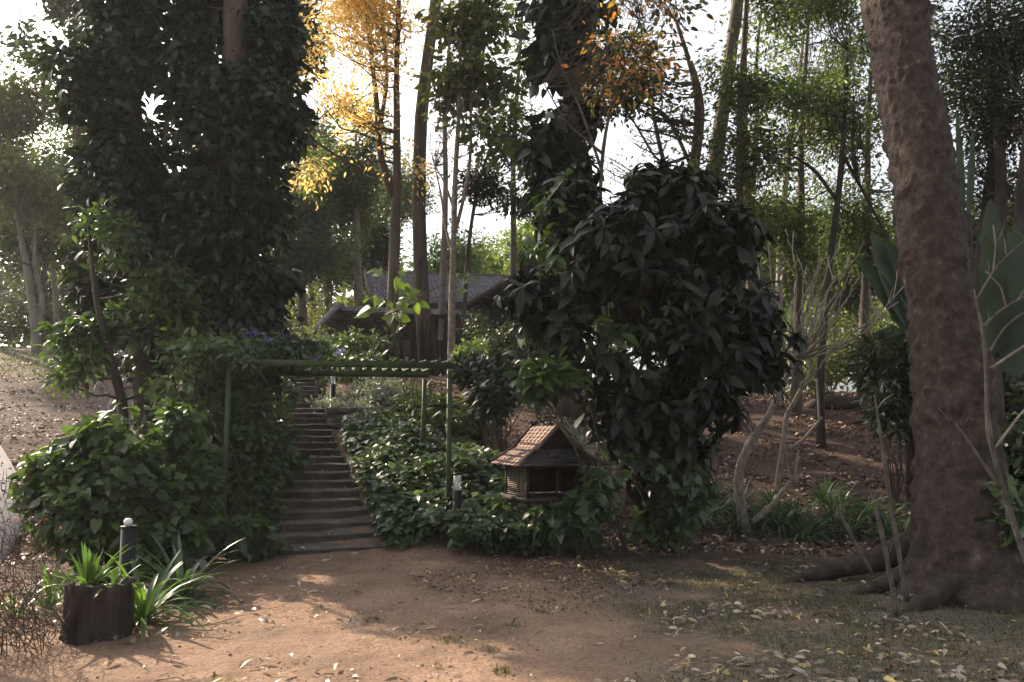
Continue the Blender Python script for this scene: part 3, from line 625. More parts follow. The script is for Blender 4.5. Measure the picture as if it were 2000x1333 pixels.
# ------------------------------------------------------------------ big leaning tree at the right
def bigtree():
    path = [(1920, 1190, 7.75, 335), (1914, 1120, 7.75, 278), (1900, 1060, 7.75, 228), (1884, 1000, 7.75, 190), (1874, 930, 7.78, 160), (1868, 850, 7.8, 146), (1857, 730, 7.85, 135), (1841, 620, 7.9, 126),
            (1828, 510, 7.95, 122), (1812, 400, 8.0, 119), (1795, 280, 8.1, 117), (1776, 190, 8.2, 116), (1758, 100, 8.3, 116), (1748, 0, 8.4, 126), (1738, -120, 8.5, 122), (1720, -330, 8.8, 112), (1690, -700, 9.2, 92)]
    a = np.array([[*P(x, y, d), PX(w, d)/2] for x, y, d, w in path]); q = resample(a, 420)
    b = G(1925, 1150); t = thing('large_leaning_tree', (q[0, 0], q[0, 1], 0), 'massive reddish brown bumpy trunk with spreading roots at the right', 'tree')
    mb = MB(); seg = 110; ang = np.arange(seg)*2*math.pi/seg; pts = q[:, :3]; rad = q[:, 3]; tg = unit(np.gradient(pts, axis=0)); rings = []
    for i in range(len(pts)):
        u = unit(np.cross(tg[i], [0, 1., 0])); w = np.cross(tg[i], u); fl = max(0, (rad[i]-.42))*.6
        rr = rad[i]*(1+fl*.35*np.sin(ang*5+1.2)); dirs = np.cos(ang)[:, None]*u+np.sin(ang)[:, None]*w
        rings.append(pts[i]+dirs*rr[:, None])
    v = np.array(rings); dr = unit(v-pts[:, None]); bump = fbm(v*2.2, 3)*.03+fbm(v*9, 3)*.012
    pim = np.maximum(noise(v*17+3)-.35, 0)*.075+np.maximum(noise(v*26+9)-.4, 0)*.05-np.maximum(.06-np.abs(fbm(v*np.array([7, 7, 2.2])+2, 2)), 0)*.16; v = v+dr*(bump+pim)[..., None]
    i = np.arange(len(pts)-1)[:, None]*seg; j = np.arange(seg)[None]; k = (j+1) % seg
    mb.add(v.reshape(-1, 3), np.stack([i+j, i+k, i+seg+k, i+seg+j], -1).reshape(-1, 4)); mb.build('trunk', M['bigbark'], t, True)
    roots = [[(4.45, 7.95, 1.0, .20), (4.32, 8.1, .72, .20), (4.15, 8.3, .44, .18), (3.88, 8.45, .24, .145), (3.45, 8.5, .13, .11), (3.05, 8.42, .06, .075), (2.8, 8.32, .0, .045), (2.6, 8.25, -.06, .02)],
             [(4.5, 7.8, .95, .22), (4.34, 7.9, .62, .20), (4.16, 7.92, .37, .165), (3.92, 7.9, .2, .13), (3.6, 7.85, .09, .09), (3.32, 7.8, .02, .055), (3.1, 7.75, -.05, .025)],
             [(4.55, 7.65, .85, .24), (4.40, 7.6, .55, .21), (4.2, 7.5, .32, .17), (3.95, 7.38, .16, .13), (3.66, 7.22, .07, .095), (3.45, 7.12, .01, .06), (3.28, 7.02, -.05, .03)],
             [(4.65, 7.6, .8, .25), (4.85, 7.4, .45, .22), (5.15, 7.2, .2, .17), (5.5, 7.0, .05, .11), (5.8, 6.9, -.05, .05)]]
    for r in roots:
        qq = resample(np.array(r), 60); mb = MB(); mb.tube(qq[:, :3], qq[:, 3]*.86, 36, .16, fr=6.); mb.build('root', M['bigbark'], t, True)
    top = pts[-1]; bl = [(top+np.array([0, 0, 2.5]), np.array([3.6, 3.2, 2.]), 1.), (top+np.array([2.5, 1, 1.5]), np.array([2.5, 2.5, 1.5]), 1.)]
    mb = MB(); branches(mb, pts[-120:], rad[-120:], in_blobs(bl, 16, .5)[0], 7, .55, .05, twigs=2); mb.build('limbs', M['bigbark'], t, True)
    foliage(bl, 500, 9, .17, .075, T_LEAF, .4, gap=.35).build('crown', M['green'], t)
bigtree()

# ------------------------------------------------------------------ vine clad trees at the left
def chain(px0, y0, px1, y1, d, hw, n, jx=14, wj=.12, rd=None):
    out = []
    for s in np.linspace(0, 1, n):
        out.append(B(px0+(px1-px0)*s+rnd(-jx, jx), y0+(y1-y0)*s, d+rnd(-.1, .1), hw*(1+rnd(-wj, wj)), abs(y1-y0)/n*1.0, rd or PX(hw, d)*.8))
    return out
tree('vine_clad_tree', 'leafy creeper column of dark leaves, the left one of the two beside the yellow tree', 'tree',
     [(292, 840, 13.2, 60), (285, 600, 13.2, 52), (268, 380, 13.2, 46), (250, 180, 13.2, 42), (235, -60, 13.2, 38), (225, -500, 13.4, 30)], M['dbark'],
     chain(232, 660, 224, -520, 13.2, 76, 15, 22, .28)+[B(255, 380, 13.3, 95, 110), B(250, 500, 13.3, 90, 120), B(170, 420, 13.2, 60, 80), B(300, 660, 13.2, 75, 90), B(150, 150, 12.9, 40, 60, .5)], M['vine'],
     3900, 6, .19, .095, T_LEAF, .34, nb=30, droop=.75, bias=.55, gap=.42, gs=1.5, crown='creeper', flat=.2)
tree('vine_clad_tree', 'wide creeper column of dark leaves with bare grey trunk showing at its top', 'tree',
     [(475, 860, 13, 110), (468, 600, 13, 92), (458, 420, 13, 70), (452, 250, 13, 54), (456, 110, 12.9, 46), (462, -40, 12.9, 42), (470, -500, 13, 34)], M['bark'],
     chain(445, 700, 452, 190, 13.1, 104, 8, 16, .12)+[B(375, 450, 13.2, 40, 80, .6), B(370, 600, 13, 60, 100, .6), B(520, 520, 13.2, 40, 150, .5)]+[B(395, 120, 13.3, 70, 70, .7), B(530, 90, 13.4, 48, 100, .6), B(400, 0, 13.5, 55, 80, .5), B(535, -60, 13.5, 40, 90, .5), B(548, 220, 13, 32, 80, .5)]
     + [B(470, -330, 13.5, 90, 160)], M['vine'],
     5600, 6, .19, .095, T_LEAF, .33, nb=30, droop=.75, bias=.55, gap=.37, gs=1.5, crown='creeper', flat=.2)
# smaller tangled tree in front of the left column
tree('leaning_bushy_tree', 'slender reddish stemmed tree with small glossy leaves leaning over the left hedge', 'tree',
     [(243, 800, 11.6, 19), (226, 735, 11.6, 17), (205, 660, 11.5, 15), (190, 600, 11.5, 12), (180, 520, 11.5, 8), (172, 430, 11.5, 5)], M['dbark'],
     [B(165, 560, 11.4, 70, 70), B(150, 640, 11.4, 62, 55), B(190, 470, 11.6, 70, 60), B(185, 710, 11.5, 55, 40), B(120, 745, 11.2, 25, 16, w=.5), B(250, 640, 11.8, 60, 80), B(300, 720, 11.9, 60, 60), B(330, 600, 12, 60, 90)], M['hedge'],
     1100, 7, .13, .06, T_LEAF, .2, nb=36, droop=.35, bias=.6, gap=.36, crown='crown', twigs=2)

# ------------------------------------------------------------------ middle trees
tree('yellow_leaved_tree', 'slim forked tree with bright golden yellow leaves above the house roof', 'tree',
     [(768, 760, 22.4, 26), (765, 600, 22.4, 24), (772, 450, 22.4, 22), (775, 380, 22.4, 20), (777, 290, 22.4, 15), (772, 170, 22.4, 12), (778, 40, 22.4, 10), (782, -120, 22.4, 7)], M['bark'],
     [B(660, 60, 22, 100, 120), B(710, 0, 22, 110, 90), B(635, 220, 21.8, 66, 80), B(740, 130, 22.3, 60, 70, w=.5), B(690, 250, 22.3, 60, 60), B(650, 160, 22, 60, 60), B(760, 50, 22.5, 60, 60, w=.5), B(775, 320, 22.2, 48, 22, w=.9), B(600, 330, 22.2, 40, 40, w=.35), B(815, 370, 22.2, 18, 26, w=.8), B(880, 30, 23, 40, 25, w=.25), B(700, -150, 22.4, 120, 100, w=.5)], M['yellow'],
     2700, 5, .15, .06, T_SMALL, .55, nb=46, droop=.45, bias=.6, gap=.45, gs=.9, twigs=2,
     extra=[[(772, 385, 22.4, 18), (752, 350, 22.4, 17), (735, 330, 22.4, 15), (742, 240, 22.4, 12), (728, 140, 22.4, 10), (715, 0, 22.3, 7), (700, -100, 22.3, 5)], [(742, 250, 22.4, 9), (760, 140, 22.5, 8), (745, 60, 22.4, 6), (752, -60, 22.4, 4)], [(738, 345, 22.4, 8), (690, 325, 22.2, 7), (650, 300, 22, 6), (600, 265, 21.8, 4)]])
tree('tall_pine', 'tall straight rough barked trunk rising just right of the yellow tree', 'tree',
     [(832, 760, 23.3, 35), (826, 620, 23.3, 31), (818, 470, 23.3, 28), (815, 330, 23.3, 26), (818, 220, 23.3, 26), (832, 110, 23.3, 25), (852, 0, 23.3, 23), (878, -150, 23.3, 21), (910, -450, 23.4, 16)], M['bark'],
     [B(905, -330, 23.5, 200, 110), B(850, -200, 23.5, 120, 60, w=.5)], M['dark'], 500, 12, .2, .05, T_SMALL, .5, nb=24, lo=.7)
tree('slender_grey_tree', 'slender pale grey tree with twisting stems and broad leaves right of the pine', 'tree',
     [(882, 660, 20, 15), (882, 560, 20, 14), (888, 440, 20, 12), (886, 330, 20, 11), (900, 240, 20, 9), (895, 130, 20, 7), (905, 10, 20, 5)], M['twig'],
     [B(905, 60, 20.2, 75, 70), B(930, 150, 20, 75, 70), B(880, 190, 20.2, 50, 50), B(970, 200, 20, 55, 35, w=.6), B(945, 30, 20.3, 70, 40), B(915, 250, 19.8, 45, 30, w=.6), B(1000, 120, 20, 50, 50, w=.5), B(860, 100, 20, 40, 60, w=.5), B(960, 290, 20, 50, 30, w=.4), B(910, -90, 20, 90, 60), B(985, 215, 20, 45, 28, w=.5)], M['olive'],
     560, 6, .19, .12, T_HEART, .5, nb=34, droop=.4, gap=.52, gs=1.2,
     extra=[[(884, 470, 20, 9), (905, 400, 20, 8), (922, 300, 20, 7), (918, 180, 20, 5), (930, 60, 20, 3)], [(886, 500, 20, 7), (868, 440, 20, 5), (862, 380, 20, 4), (850, 330, 20, 3)], [(890, 420, 20, 6), (870, 360, 20, 4), (850, 325, 20, 3)]])
tree('drooping_leafy_tree', 'loose small leaved tree hanging against the bright sky above the wing roof', 'tree',
     [(905, 640, 24, 10), (912, 500, 24, 9), (925, 400, 24, 7), (950, 300, 24, 6), (985, 230, 24, 4)], M['bark'],
     [B(960, 370, 24, 60, 40), B(1000, 300, 24, 50, 40), B(930, 330, 24, 35, 28), B(1005, 380, 24, 55, 35), B(985, 250, 24, 60, 30), B(1010, 420, 24.4, 35, 22, w=.5), B(860, 330, 24, 30, 30, w=.4), B(900, 430, 24, 40, 26, w=.4)], M['dark'],
     650, 8, .16, .07, T_SMALL, .5, nb=30, droop=.5, gap=.52, gs=1.2)
tree('ivy_clad_pine', 'dark trunk thick with huge ragged creeper leaves behind the glossy shrub', 'tree',
     [(1108, 700, 17, 46), (1108, 420, 17, 42), (1112, 300, 17, 40), (1118, 180, 17, 38), (1124, 60, 17, 36), (1128, -100, 17, 34), (1135, -450, 17, 24)], M['bark'],
     [B(1110, 20, 17, 70, 70), B(1120, -90, 17, 75, 60), B(1095, 110, 17, 52, 50), B(1085, 180, 17, 55, 40), B(1110, 215, 17, 62, 40), B(1070, 300, 17, 48, 55), B(1150, 250, 17, 36, 45), B(1090, 360, 17, 55, 40), B(1160, 130, 17, 32, 40, w=.6), B(1045, 150, 17, 16, 10, w=.2), B(1130, -330, 17.5, 160, 110, w=.6)], M['vine'],
     560, 6, .30, .19, T_HEART, .38, nb=26, droop=.7, gap=.5, gs=1., crown='creeper', flat=.1)
tree('autumn_spray_tree', 'fine twiggy tree with scattered orange and yellow leaves over the glossy shrub', 'tree',
     [(1168, 640, 14.5, 10), (1172, 480, 14.5, 9), (1172, 330, 14.5, 8), (1180, 240, 14.5, 7), (1215, 140, 14.5, 5), (1250, 40, 14.5, 4)], M['bark'],
     [B(1230, 80, 14.5, 85, 28), B(1195, 160, 14.5, 55, 45), B(1270, 120, 14.5, 55, 40), B(1300, 20, 14.5, 60, 35, w=.6), B(1160, 90, 14.5, 25, 25, w=.5), B(1230, -60, 14.5, 90, 60)], M['autumn'],
     300, 5, .13, .065, T_LEAF, .5, nb=50, gap=.45, twigs=4, extra=[[(1174, 330, 14.5, 7), (1130, 200, 14.4, 5), (1090, 120, 14.3, 3), (1080, 60, 14.3, 2)], [(1176, 300, 14.5, 6), (1105, 240, 14.3, 4), (1060, 160, 14.2, 2)]])
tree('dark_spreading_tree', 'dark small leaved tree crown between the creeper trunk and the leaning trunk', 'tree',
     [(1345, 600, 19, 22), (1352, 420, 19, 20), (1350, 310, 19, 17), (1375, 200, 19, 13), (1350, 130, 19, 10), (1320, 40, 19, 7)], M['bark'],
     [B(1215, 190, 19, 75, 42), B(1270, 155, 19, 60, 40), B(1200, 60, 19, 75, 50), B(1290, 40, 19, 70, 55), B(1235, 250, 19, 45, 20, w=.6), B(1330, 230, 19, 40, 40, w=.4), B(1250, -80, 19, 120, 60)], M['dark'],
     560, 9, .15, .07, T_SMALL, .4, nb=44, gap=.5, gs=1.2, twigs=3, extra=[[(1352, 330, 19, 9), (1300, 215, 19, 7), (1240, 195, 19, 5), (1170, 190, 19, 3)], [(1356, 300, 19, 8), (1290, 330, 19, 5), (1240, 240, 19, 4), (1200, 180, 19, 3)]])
tree('leaning_pine', 'leaning bare brown trunk rising behind the glossy shrub with thin dead twigs', 'tree',
     [(1330, 760, 21, 38), (1360, 560, 21, 34), (1385, 400, 21, 32), (1402, 290, 21, 30), (1412, 200, 21, 28), (1430, 90, 21, 26), (1445, -20, 21, 24), (1475, -250, 21, 20), (1500, -450, 21, 16)], M['bark'],
     [B(1500, -330, 21.5, 170, 100), B(1360, 150, 21, 60, 60, w=.05)], M['dark'], 420, 10, .18, .07, T_SMALL, .5, nb=30, twigs=3, lo=.35)
tree('twin_stem_tree', 'thin twin stemmed tree with sparse leaves just right of the leaning trunk', 'tree',
     [(1470, 700, 23, 18), (1465, 500, 23, 17), (1455, 300, 23, 15), (1450, 130, 23, 12), (1460, 0, 23, 9), (1465, -120, 23, 7)], M['bark'],
     [B(1460, 40, 23, 50, 70), B(1430, 120, 23, 40, 50), B(1480, -80, 23, 80, 60)], M['olive'], 90, 7, .15, .07, T_SMALL, .4, nb=26, twigs=3,
     extra=[[(1466, 420, 23, 12), (1480, 250, 23, 9), (1475, 120, 23, 7), (1490, 0, 23, 5)]])
for px, dd, yb, sc, mat, lab in ((1440, 17.5, 420, 1., 'green', 'feathery green tree crowding the right side of the glossy shrub'), (1560, 19, 480, 1.15, 'green', 'feathery green tree with yellow lit sprays left of the big leaning trunk'),
                                (1690, 20.5, 470, 1.1, 'green', 'dark fine leaved tree directly behind the big leaning trunk')):
    b = [B(px-40*sc, yb-60, dd, 70*sc, 50), B(px+35*sc, yb-120, dd, 75*sc, 55), B(px-30*sc, yb-190, dd, 70*sc, 50), B(px+45*sc, yb-260, dd, 80*sc, 55), B(px+5, yb-340, dd, 85*sc, 55), B(px+70, yb-400, dd, 75*sc, 50), B(px+10, yb+10, dd, 70, 45, w=.7), B(px+30, yb-520, dd, 100, 70)]
    tree('feathery_tree', lab, 'tree', [(px-5, 790, dd, 20), (px, 560, dd, 19), (px+8, yb-60, dd, 15), (px, yb-200, dd, 11), (px+14, yb-340, dd, 8), (px+20, yb-470, dd, 5)], M['bark'], b, M[mat],
         1650, 9, .13, .05, T_SMALL, .52, nb=46, gap=.50, gs=.9, droop=.3, twigs=2)
tree('feathery_tree', 'bright yellowish green tree crown at the top just left of the big trunk', 'tree',
     [(1600, 780, 16, 16), (1612, 560, 16, 14), (1640, 380, 16, 12), (1650, 240, 16, 9), (1655, 100, 16, 6)], M['dbark'],
     [B(1590, 100, 16, 75, 40), B(1640, 60, 16, 60, 50), B(1560, 190, 16, 60, 28, w=.7), B(1650, 170, 16, 50, 45), B(1600, 20, 16, 90, 40), B(1640, 290, 16, 50, 40, w=.6), B(1600, -80, 16, 100, 50)], M['pale'],
     900, 9, .11, .045, T_SMALL, .38, nb=36, gap=.5, gs=1.2, twigs=3, extra=[[(1640, 400, 16, 9), (1590, 330, 16, 7), (1540, 300, 16, 4)], [(1645, 300, 16, 8), (1700, 400, 16, 6), (1740, 480, 16, 3)]])
tree('feathery_tree', 'shaded fine leaved tree filling the top right corner behind the trunk', 'tree',
     [(1950, 800, 14, 30), (1945, 560, 14, 28), (1960, 350, 14, 22), (1940, 150, 14, 15), (1930, 0, 14, 9)], M['dbark'],
     [B(1900, 60, 14, 90, 60), B(1970, 100, 14, 80, 60), B(1900, 180, 14, 60, 50), B(1985, 230, 14, 60, 60), B(1930, 300, 14, 50, 50, w=.6), B(1880, -60, 14, 120, 60), B(2050, 20, 14, 90, 120), B(1990, 370, 14.3, 50, 60, w=.7), B(1860, 120, 14.6, 50, 90), B(1940, 230, 14.4, 70, 60), B(1990, 120, 14.4, 60, 90), B(1890, 360, 14.8, 40, 80, w=.6), B(1980, 470, 14.6, 60, 60, w=.6)], M['dark'],
     2500, 9, .10, .04, T_SMALL, .42, nb=40, gap=.45, twigs=3, extra=[[(1975, 800, 13, 24), (1985, 600, 13, 22), (1990, 400, 13, 18), (2010, 200, 13, 10)], [(1905, 820, 14.5, 30), (1915, 620, 14.5, 34), (1925, 430, 14.5, 26), (1945, 250, 14.5, 14)]])

for args in ((850, 26, 'thin bare grey tree with fine upright twigs just right of the pine', [(862, 640), (868, 470), (872, 330), (866, 220), (880, 60)], [(850, 260, 60, 80), (890, 120, 60, 80)], 60, 'gbark'),
             (1010, 30, 'thin hazy tree with fine drooping leaves in the sky gap beside the creeper trunk', [(1000, 640), (1004, 450), (1000, 300), (1012, 160), (1020, 20)], [(1000, 230, 60, 60), (1020, 90, 55, 70), (980, 20, 70, 50), (990, 380, 50, 50)], 420, 'bark'),
             (1310, 24, 'bare twiggy tree spreading fine branches across the sky over the glossy shrub', [(1330, 620), (1325, 420), (1300, 330), (1280, 260), (1270, 180)], [(1260, 260, 80, 50), (1330, 190, 70, 70), (1210, 330, 60, 30)], 50, 'dbark'),
             (1400, 18, 'leafless crooked tree crossing in front of the leaning trunk', [(1340, 640), (1350, 420), (1362, 300), (1385, 200), (1350, 120)], [(1380, 150, 70, 90), (1330, 250, 60, 60), (1420, 80, 50, 70)], 70, 'bark'),
             (1500, 26, 'slim hazy tree with pale stems left of the feathery crowns', [(1520, 640), (1525, 430), (1540, 300), (1560, 180), (1570, 60)], [(1530, 250, 50, 70), (1560, 120, 50, 60), (1500, 380, 50, 50), (1580, 330, 50, 50)], 320, 'twig')):
    px, dd, lab, pth, bb, nc, bk = args; n = len(pth)
    tree('thin_tree', lab, 'tree', [(x, y, dd, 15*(1-.75*i/n)) for i, (x, y) in enumerate(pth)], M[bk], [B(x, y, dd, a, b_) for x, y, a, b_ in bb], M['olive'], nc, 6, .13, .055, T_SMALL, .5, nb=44, gap=.45, twigs=4, lo=.3)
# ------------------------------------------------------------------ left background trees
for (px, dd, top, w, mat, lab) in ((70, 34, 330, 110, 'dark', 'dull leafy tree standing beyond the lawn nearest the left edge'), (-30, 30, 150, 120, 'olive', 'tall pale tree cut by the upper left edge of the view'),
                                  (150, 38, 280, 120, 'green', 'hazy tree beyond the lawn half hidden by the left creeper column')):
    b = [B(px+rnd(-40, 40)*w/100, top+k*58, dd+rnd(-1, 1), w*(.6+.4*math.sin(k*.9+1)), 52) for k in range(5)]+[B(px-w*.5, top+110, dd, w*.5, 50), B(px+w*.5, top+70, dd, w*.5, 50)]
    tree('lawn_tree', lab, 'tree', [(px+8, 700, dd, 24), (px-2, 600, dd, 20), (px-15, 480, dd, 15), (px-5, top+60, dd, 8)], M['gbark'], b, M[mat], 1500, 9, .2, .085, T_SMALL, .6, nb=36, gap=.42, gs=.7, lo=.4, twigs=2,
         extra=[[(px+18, 680, dd+.3, 16), (px+10, 560, dd+.3, 13), (px+30, 470, dd, 8)]])
tree('lawn_tree', 'forked pale trunk standing on the far lawn edge at the left', 'tree',
     [(72, 670, 27, 18), (64, 600, 27, 17), (56, 540, 27, 13), (44, 480, 27, 11), (30, 400, 27, 8)], M['gbark'], [B(20, 350, 27, 80, 60), B(80, 380, 27, 60, 50), B(50, 430, 27, 70, 40, w=.6)], M['olive'], 420, 9, .2, .09, T_SMALL, .5, nb=26, gap=.4,
     extra=[[(75, 640, 27, 12), (86, 590, 27.2, 10), (66, 520, 27.2, 8), (70, 440, 27, 6)]])
tree('lawn_tree', 'thin pale trunk in the dark wood right of the forked lawn trunk', 'tree',
     [(112, 660, 29, 12), (108, 560, 29, 11), (100, 490, 29, 9), (105, 400, 29, 6)], M['gbark'], [B(110, 400, 29, 70, 50), B(70, 470, 29, 60, 40)], M['dark'], 300, 9, .22, .1, T_SMALL, .5, nb=20, gap=.4)
# overhanging branch nearer the camera
tree('overhanging_branch_tree', 'light green broad leaved spray reaching in from the left edge over the lawn', 'tree',
     [(-300, 1000, 9, 40), (-280, 700, 9, 34), (-260, 500, 9, 28), (-200, 440, 9, 14), (-100, 450, 9, 9), (0, 490, 9, 6), (60, 520, 9, 3)], M['bark'],
     [B(10, 480, 9, 34, 12), B(30, 505, 9, 22, 22), B(-5, 540, 9, 20, 12, w=.5), B(70, 505, 9, 14, 10, w=.3), B(-200, 360, 9.5, 120, 100, w=2)], M['hedge'], 50, 6, .16, .08, T_LEAF, .16, nb=16, droop=.4)

# ------------------------------------------------------------------ centre background trees behind the house
bgs = [(700, 31, 225, 100, 'green', 'leafy tree filling the space behind the lower yellow leaves'), (610, 35, 250, 80, 'olive', 'airy olive tree against the sky right of the wide creeper column'), (640, 33, 330, 90, 'green', 'tree with pale upright trunk just right of the wide creeper column'),
       (590, 29, 420, 60, 'dark', 'dark tree beside the wide creeper column at its lower right'),
       (700, 37, 400, 90, 'dark', 'shady tree rising behind the left end of the house ridge'),
       (760, 42, 300, 90, 'olive', 'dull olive tree behind the forked yellow tree'),
       (880, 40, 470, 80, 'pale', 'pale round tree behind the middle of the house roof'),
       (955, 46, 480, 70, 'olive', 'hazy low tree above the right end of the house ridge'),
       (1035, 33, 440, 60, 'lime', 'soft bright green tree left of the glossy shrub against the sky'),
       (1180, 36, 430, 90, 'dark', 'tree hidden behind the middle of the glossy shrub'),
       (1310, 34, 420, 90, 'green', 'tree seen through the top right gaps of the glossy shrub'),
       (1500, 31, 430, 80, 'olive', 'olive tree beyond the bare pale branches'),
       (1590, 36, 400, 90, 'pale', 'pale lit tree far behind the bare branches'),
       (1680, 29, 440, 70, 'green', 'green tree behind the banana leaves left of the big trunk'),
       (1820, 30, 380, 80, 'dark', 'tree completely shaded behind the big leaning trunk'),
       (1930, 26, 420, 80, 'olive', 'yellowish lit tree seen right of the big leaning trunk'),
       (2010, 30, 350, 90, 'dark', 'dim tree at the far right edge behind the bananas'),
       (520, 30, -120, 110, 'dark', 'tall dense tree added behind the two creeper columns to block sunlight'),  # added tree, mostly hidden, that keeps the sun off the ground
       (150, 30, -330, 150, 'dark', 'tallest dark crown added behind the left creeper column to block sunlight'),]  # added crown reaching above the frame to block the sun
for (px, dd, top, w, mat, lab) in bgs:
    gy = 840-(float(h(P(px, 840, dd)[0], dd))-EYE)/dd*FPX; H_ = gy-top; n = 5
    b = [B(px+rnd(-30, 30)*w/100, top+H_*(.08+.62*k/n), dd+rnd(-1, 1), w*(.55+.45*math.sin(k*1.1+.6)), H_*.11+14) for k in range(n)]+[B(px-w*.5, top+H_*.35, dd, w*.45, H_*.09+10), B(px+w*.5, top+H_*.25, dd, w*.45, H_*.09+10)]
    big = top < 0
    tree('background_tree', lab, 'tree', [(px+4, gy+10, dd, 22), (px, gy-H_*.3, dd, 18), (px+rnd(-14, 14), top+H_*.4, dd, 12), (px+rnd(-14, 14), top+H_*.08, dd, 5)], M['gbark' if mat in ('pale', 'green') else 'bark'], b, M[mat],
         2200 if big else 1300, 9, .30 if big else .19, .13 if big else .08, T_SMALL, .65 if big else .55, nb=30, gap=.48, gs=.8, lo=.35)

# far wood and undergrowth beyond the rise
def far():
    bl = []
    for px in range(-150, 2200, 55):
        d = 62+rnd(-6, 8); top = 500+rnd(-50, 50)-(70 if px < 500 else 0)-(60 if px > 1150 else 0); bl.append(B(px, (top+720)/2, d, 55, (720-top)/2, 3))
    f = foliage(bl, 5200, 7, .6, .4, T_SMALL, 1.1, gap=.2, gs=.3); tag(f.build('distant_wood', M['olive']), kind='stuff')
    tr = MB()
far()
def undergrowth():
    for nm, bl, mt, n, L in (('undergrowth', [B(px, 640+rnd(-25, 20), 30+rnd(-3, 4), 45, 45, 1.2) for px in range(530, 720, 26)], 'olive', 700, .16),
                             ('undergrowth', [B(px, 620+rnd(-20, 20), 33+rnd(-2, 2), 45, 40, 1.2) for px in range(-60, 420, 34)], 'dark', 900, .2),
                             ('undergrowth', [B(px, 690+rnd(-45, 20), 24.5+rnd(-2, 4), 50, 52, 1.) for px in range(1380, 2060, 32)], 'olive', 1700, .11),
                             ('undergrowth', [B(px, 640+rnd(-45, 20), 31+rnd(-2, 4), 60, 60, 1.) for px in range(1100, 2060, 45)], 'pale', 1200, .18)):
        tag(foliage(bl, n, 8, L, L*.45, T_SMALL, .35, gap=.25).build(nm, M[mt]), kind='stuff')
undergrowth()

# ------------------------------------------------------------------ glossy dark shrub
def bigshrub():
    base = np.array([PX(1285-1000, 10.3), 10.3, 0.]); t = thing('glossy_shrub', base, 'very large dark shrub with whorls of long drooping leaves right of the shrine', 'shrub')
    d = 10.15; bl = [B(1120, 420, d+.5, 75, 75), B(1300, 400, d+.3, 105, 75), B(1210, 480, d, 150, 90), B(1400, 470, d, 75, 85), B(1120, 540, d, 100, 80), B(1320, 590, d, 170, 110), B(1080, 600, d-.2, 85, 50), B(1240, 690, d, 150, 90), B(1440, 690, d, 100, 75),
                   B(1070, 720, d-.3, 60, 45, w=.7), B(1330, 770, d, 130, 85), B(1230, 810, d, 85, 70), B(1300, 880, d, 90, 90), B(1510, 715, d, 52, 35, w=.7), B(1130, 370, d+.6, 45, 35, w=.8), B(1270, 360, d+.5, 50, 25, w=.8), B(1350, 365, d+.5, 50, 28, w=.7), B(1220, 430, d, 80, 60), B(1150, 335, d+.5, 22, 26, w=.9), B(1310, 335, d+.3, 26, 22, w=.9), B(1480, 600, d, 40, 60, w=.8), B(1030, 570, d-.2, 60, 24, w=.9), B(1440, 420, d+.2, 36, 34, w=.7), B(1250, 590, d, 130, 90)]
    st = MB()
    tops = [(1130, 520), (1210, 420), (1300, 400), (1400, 520), (1480, 690), (1080, 640), (1240, 600), (1350, 650)]
    for i, (x, y) in enumerate(tops):
        p = curve((base[0]+rnd(-.15, .15), base[1]+rnd(-.1, .1), -.1), P(x, y, d+rnd(-.2, .3)), 12, 0, .05); st.tube(p, np.linspace(.05, .014, 12), 7, .1)
        branches(st, p, np.linspace(.05, .014, 12), in_blobs(bl, 10, .4)[0], 5, .4)
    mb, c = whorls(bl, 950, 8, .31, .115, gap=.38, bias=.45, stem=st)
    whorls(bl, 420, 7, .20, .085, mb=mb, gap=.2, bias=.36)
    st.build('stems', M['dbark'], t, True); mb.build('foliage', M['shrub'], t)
    whorls([B(1110, 400, d+.3, 60, 60), B(1100, 500, d, 60, 60), B(1060, 600, d-.1, 50, 50), B(1290, 350, d+.4, 90, 22), B(1180, 640, d-.2, 90, 60, w=.5)], 60, 7, .26, .10, gap=.1, bias=.2)[0].build('lit_young_leaves', M['hedge'], t)  # young leaves in a brighter colour that stands for sun at left and top
    # creeper hanging from its foot
    bl2 = [B(1240, 930, d-.1, 60, 60), B(1180, 960, d-.3, 30, 50), B(1270, 1015, d-.1, 75, 42), B(1330, 960, d, 45, 60), B(1190, 1030, d-.2, 35, 22)]
    bl2 += [B(1110, 1020, 9.9, 40, 25), B(1070, 1015, 9.9, 30, 18, w=.6), B(1150, 990, 9.8, 26, 34)]
    t2 = thing('arrowhead_creeper', (base[0]-.2, base[1]-.4, 0), 'pale green heart leaved creeper climbing the foot of the glossy shrub', 'creeper')
    foliage(bl2, 1100, 5, .12, .085, T_HEART, .16, droop=.7, gap=.12, flat=.1).build('foliage', M['cover'], t2)
bigshrub()

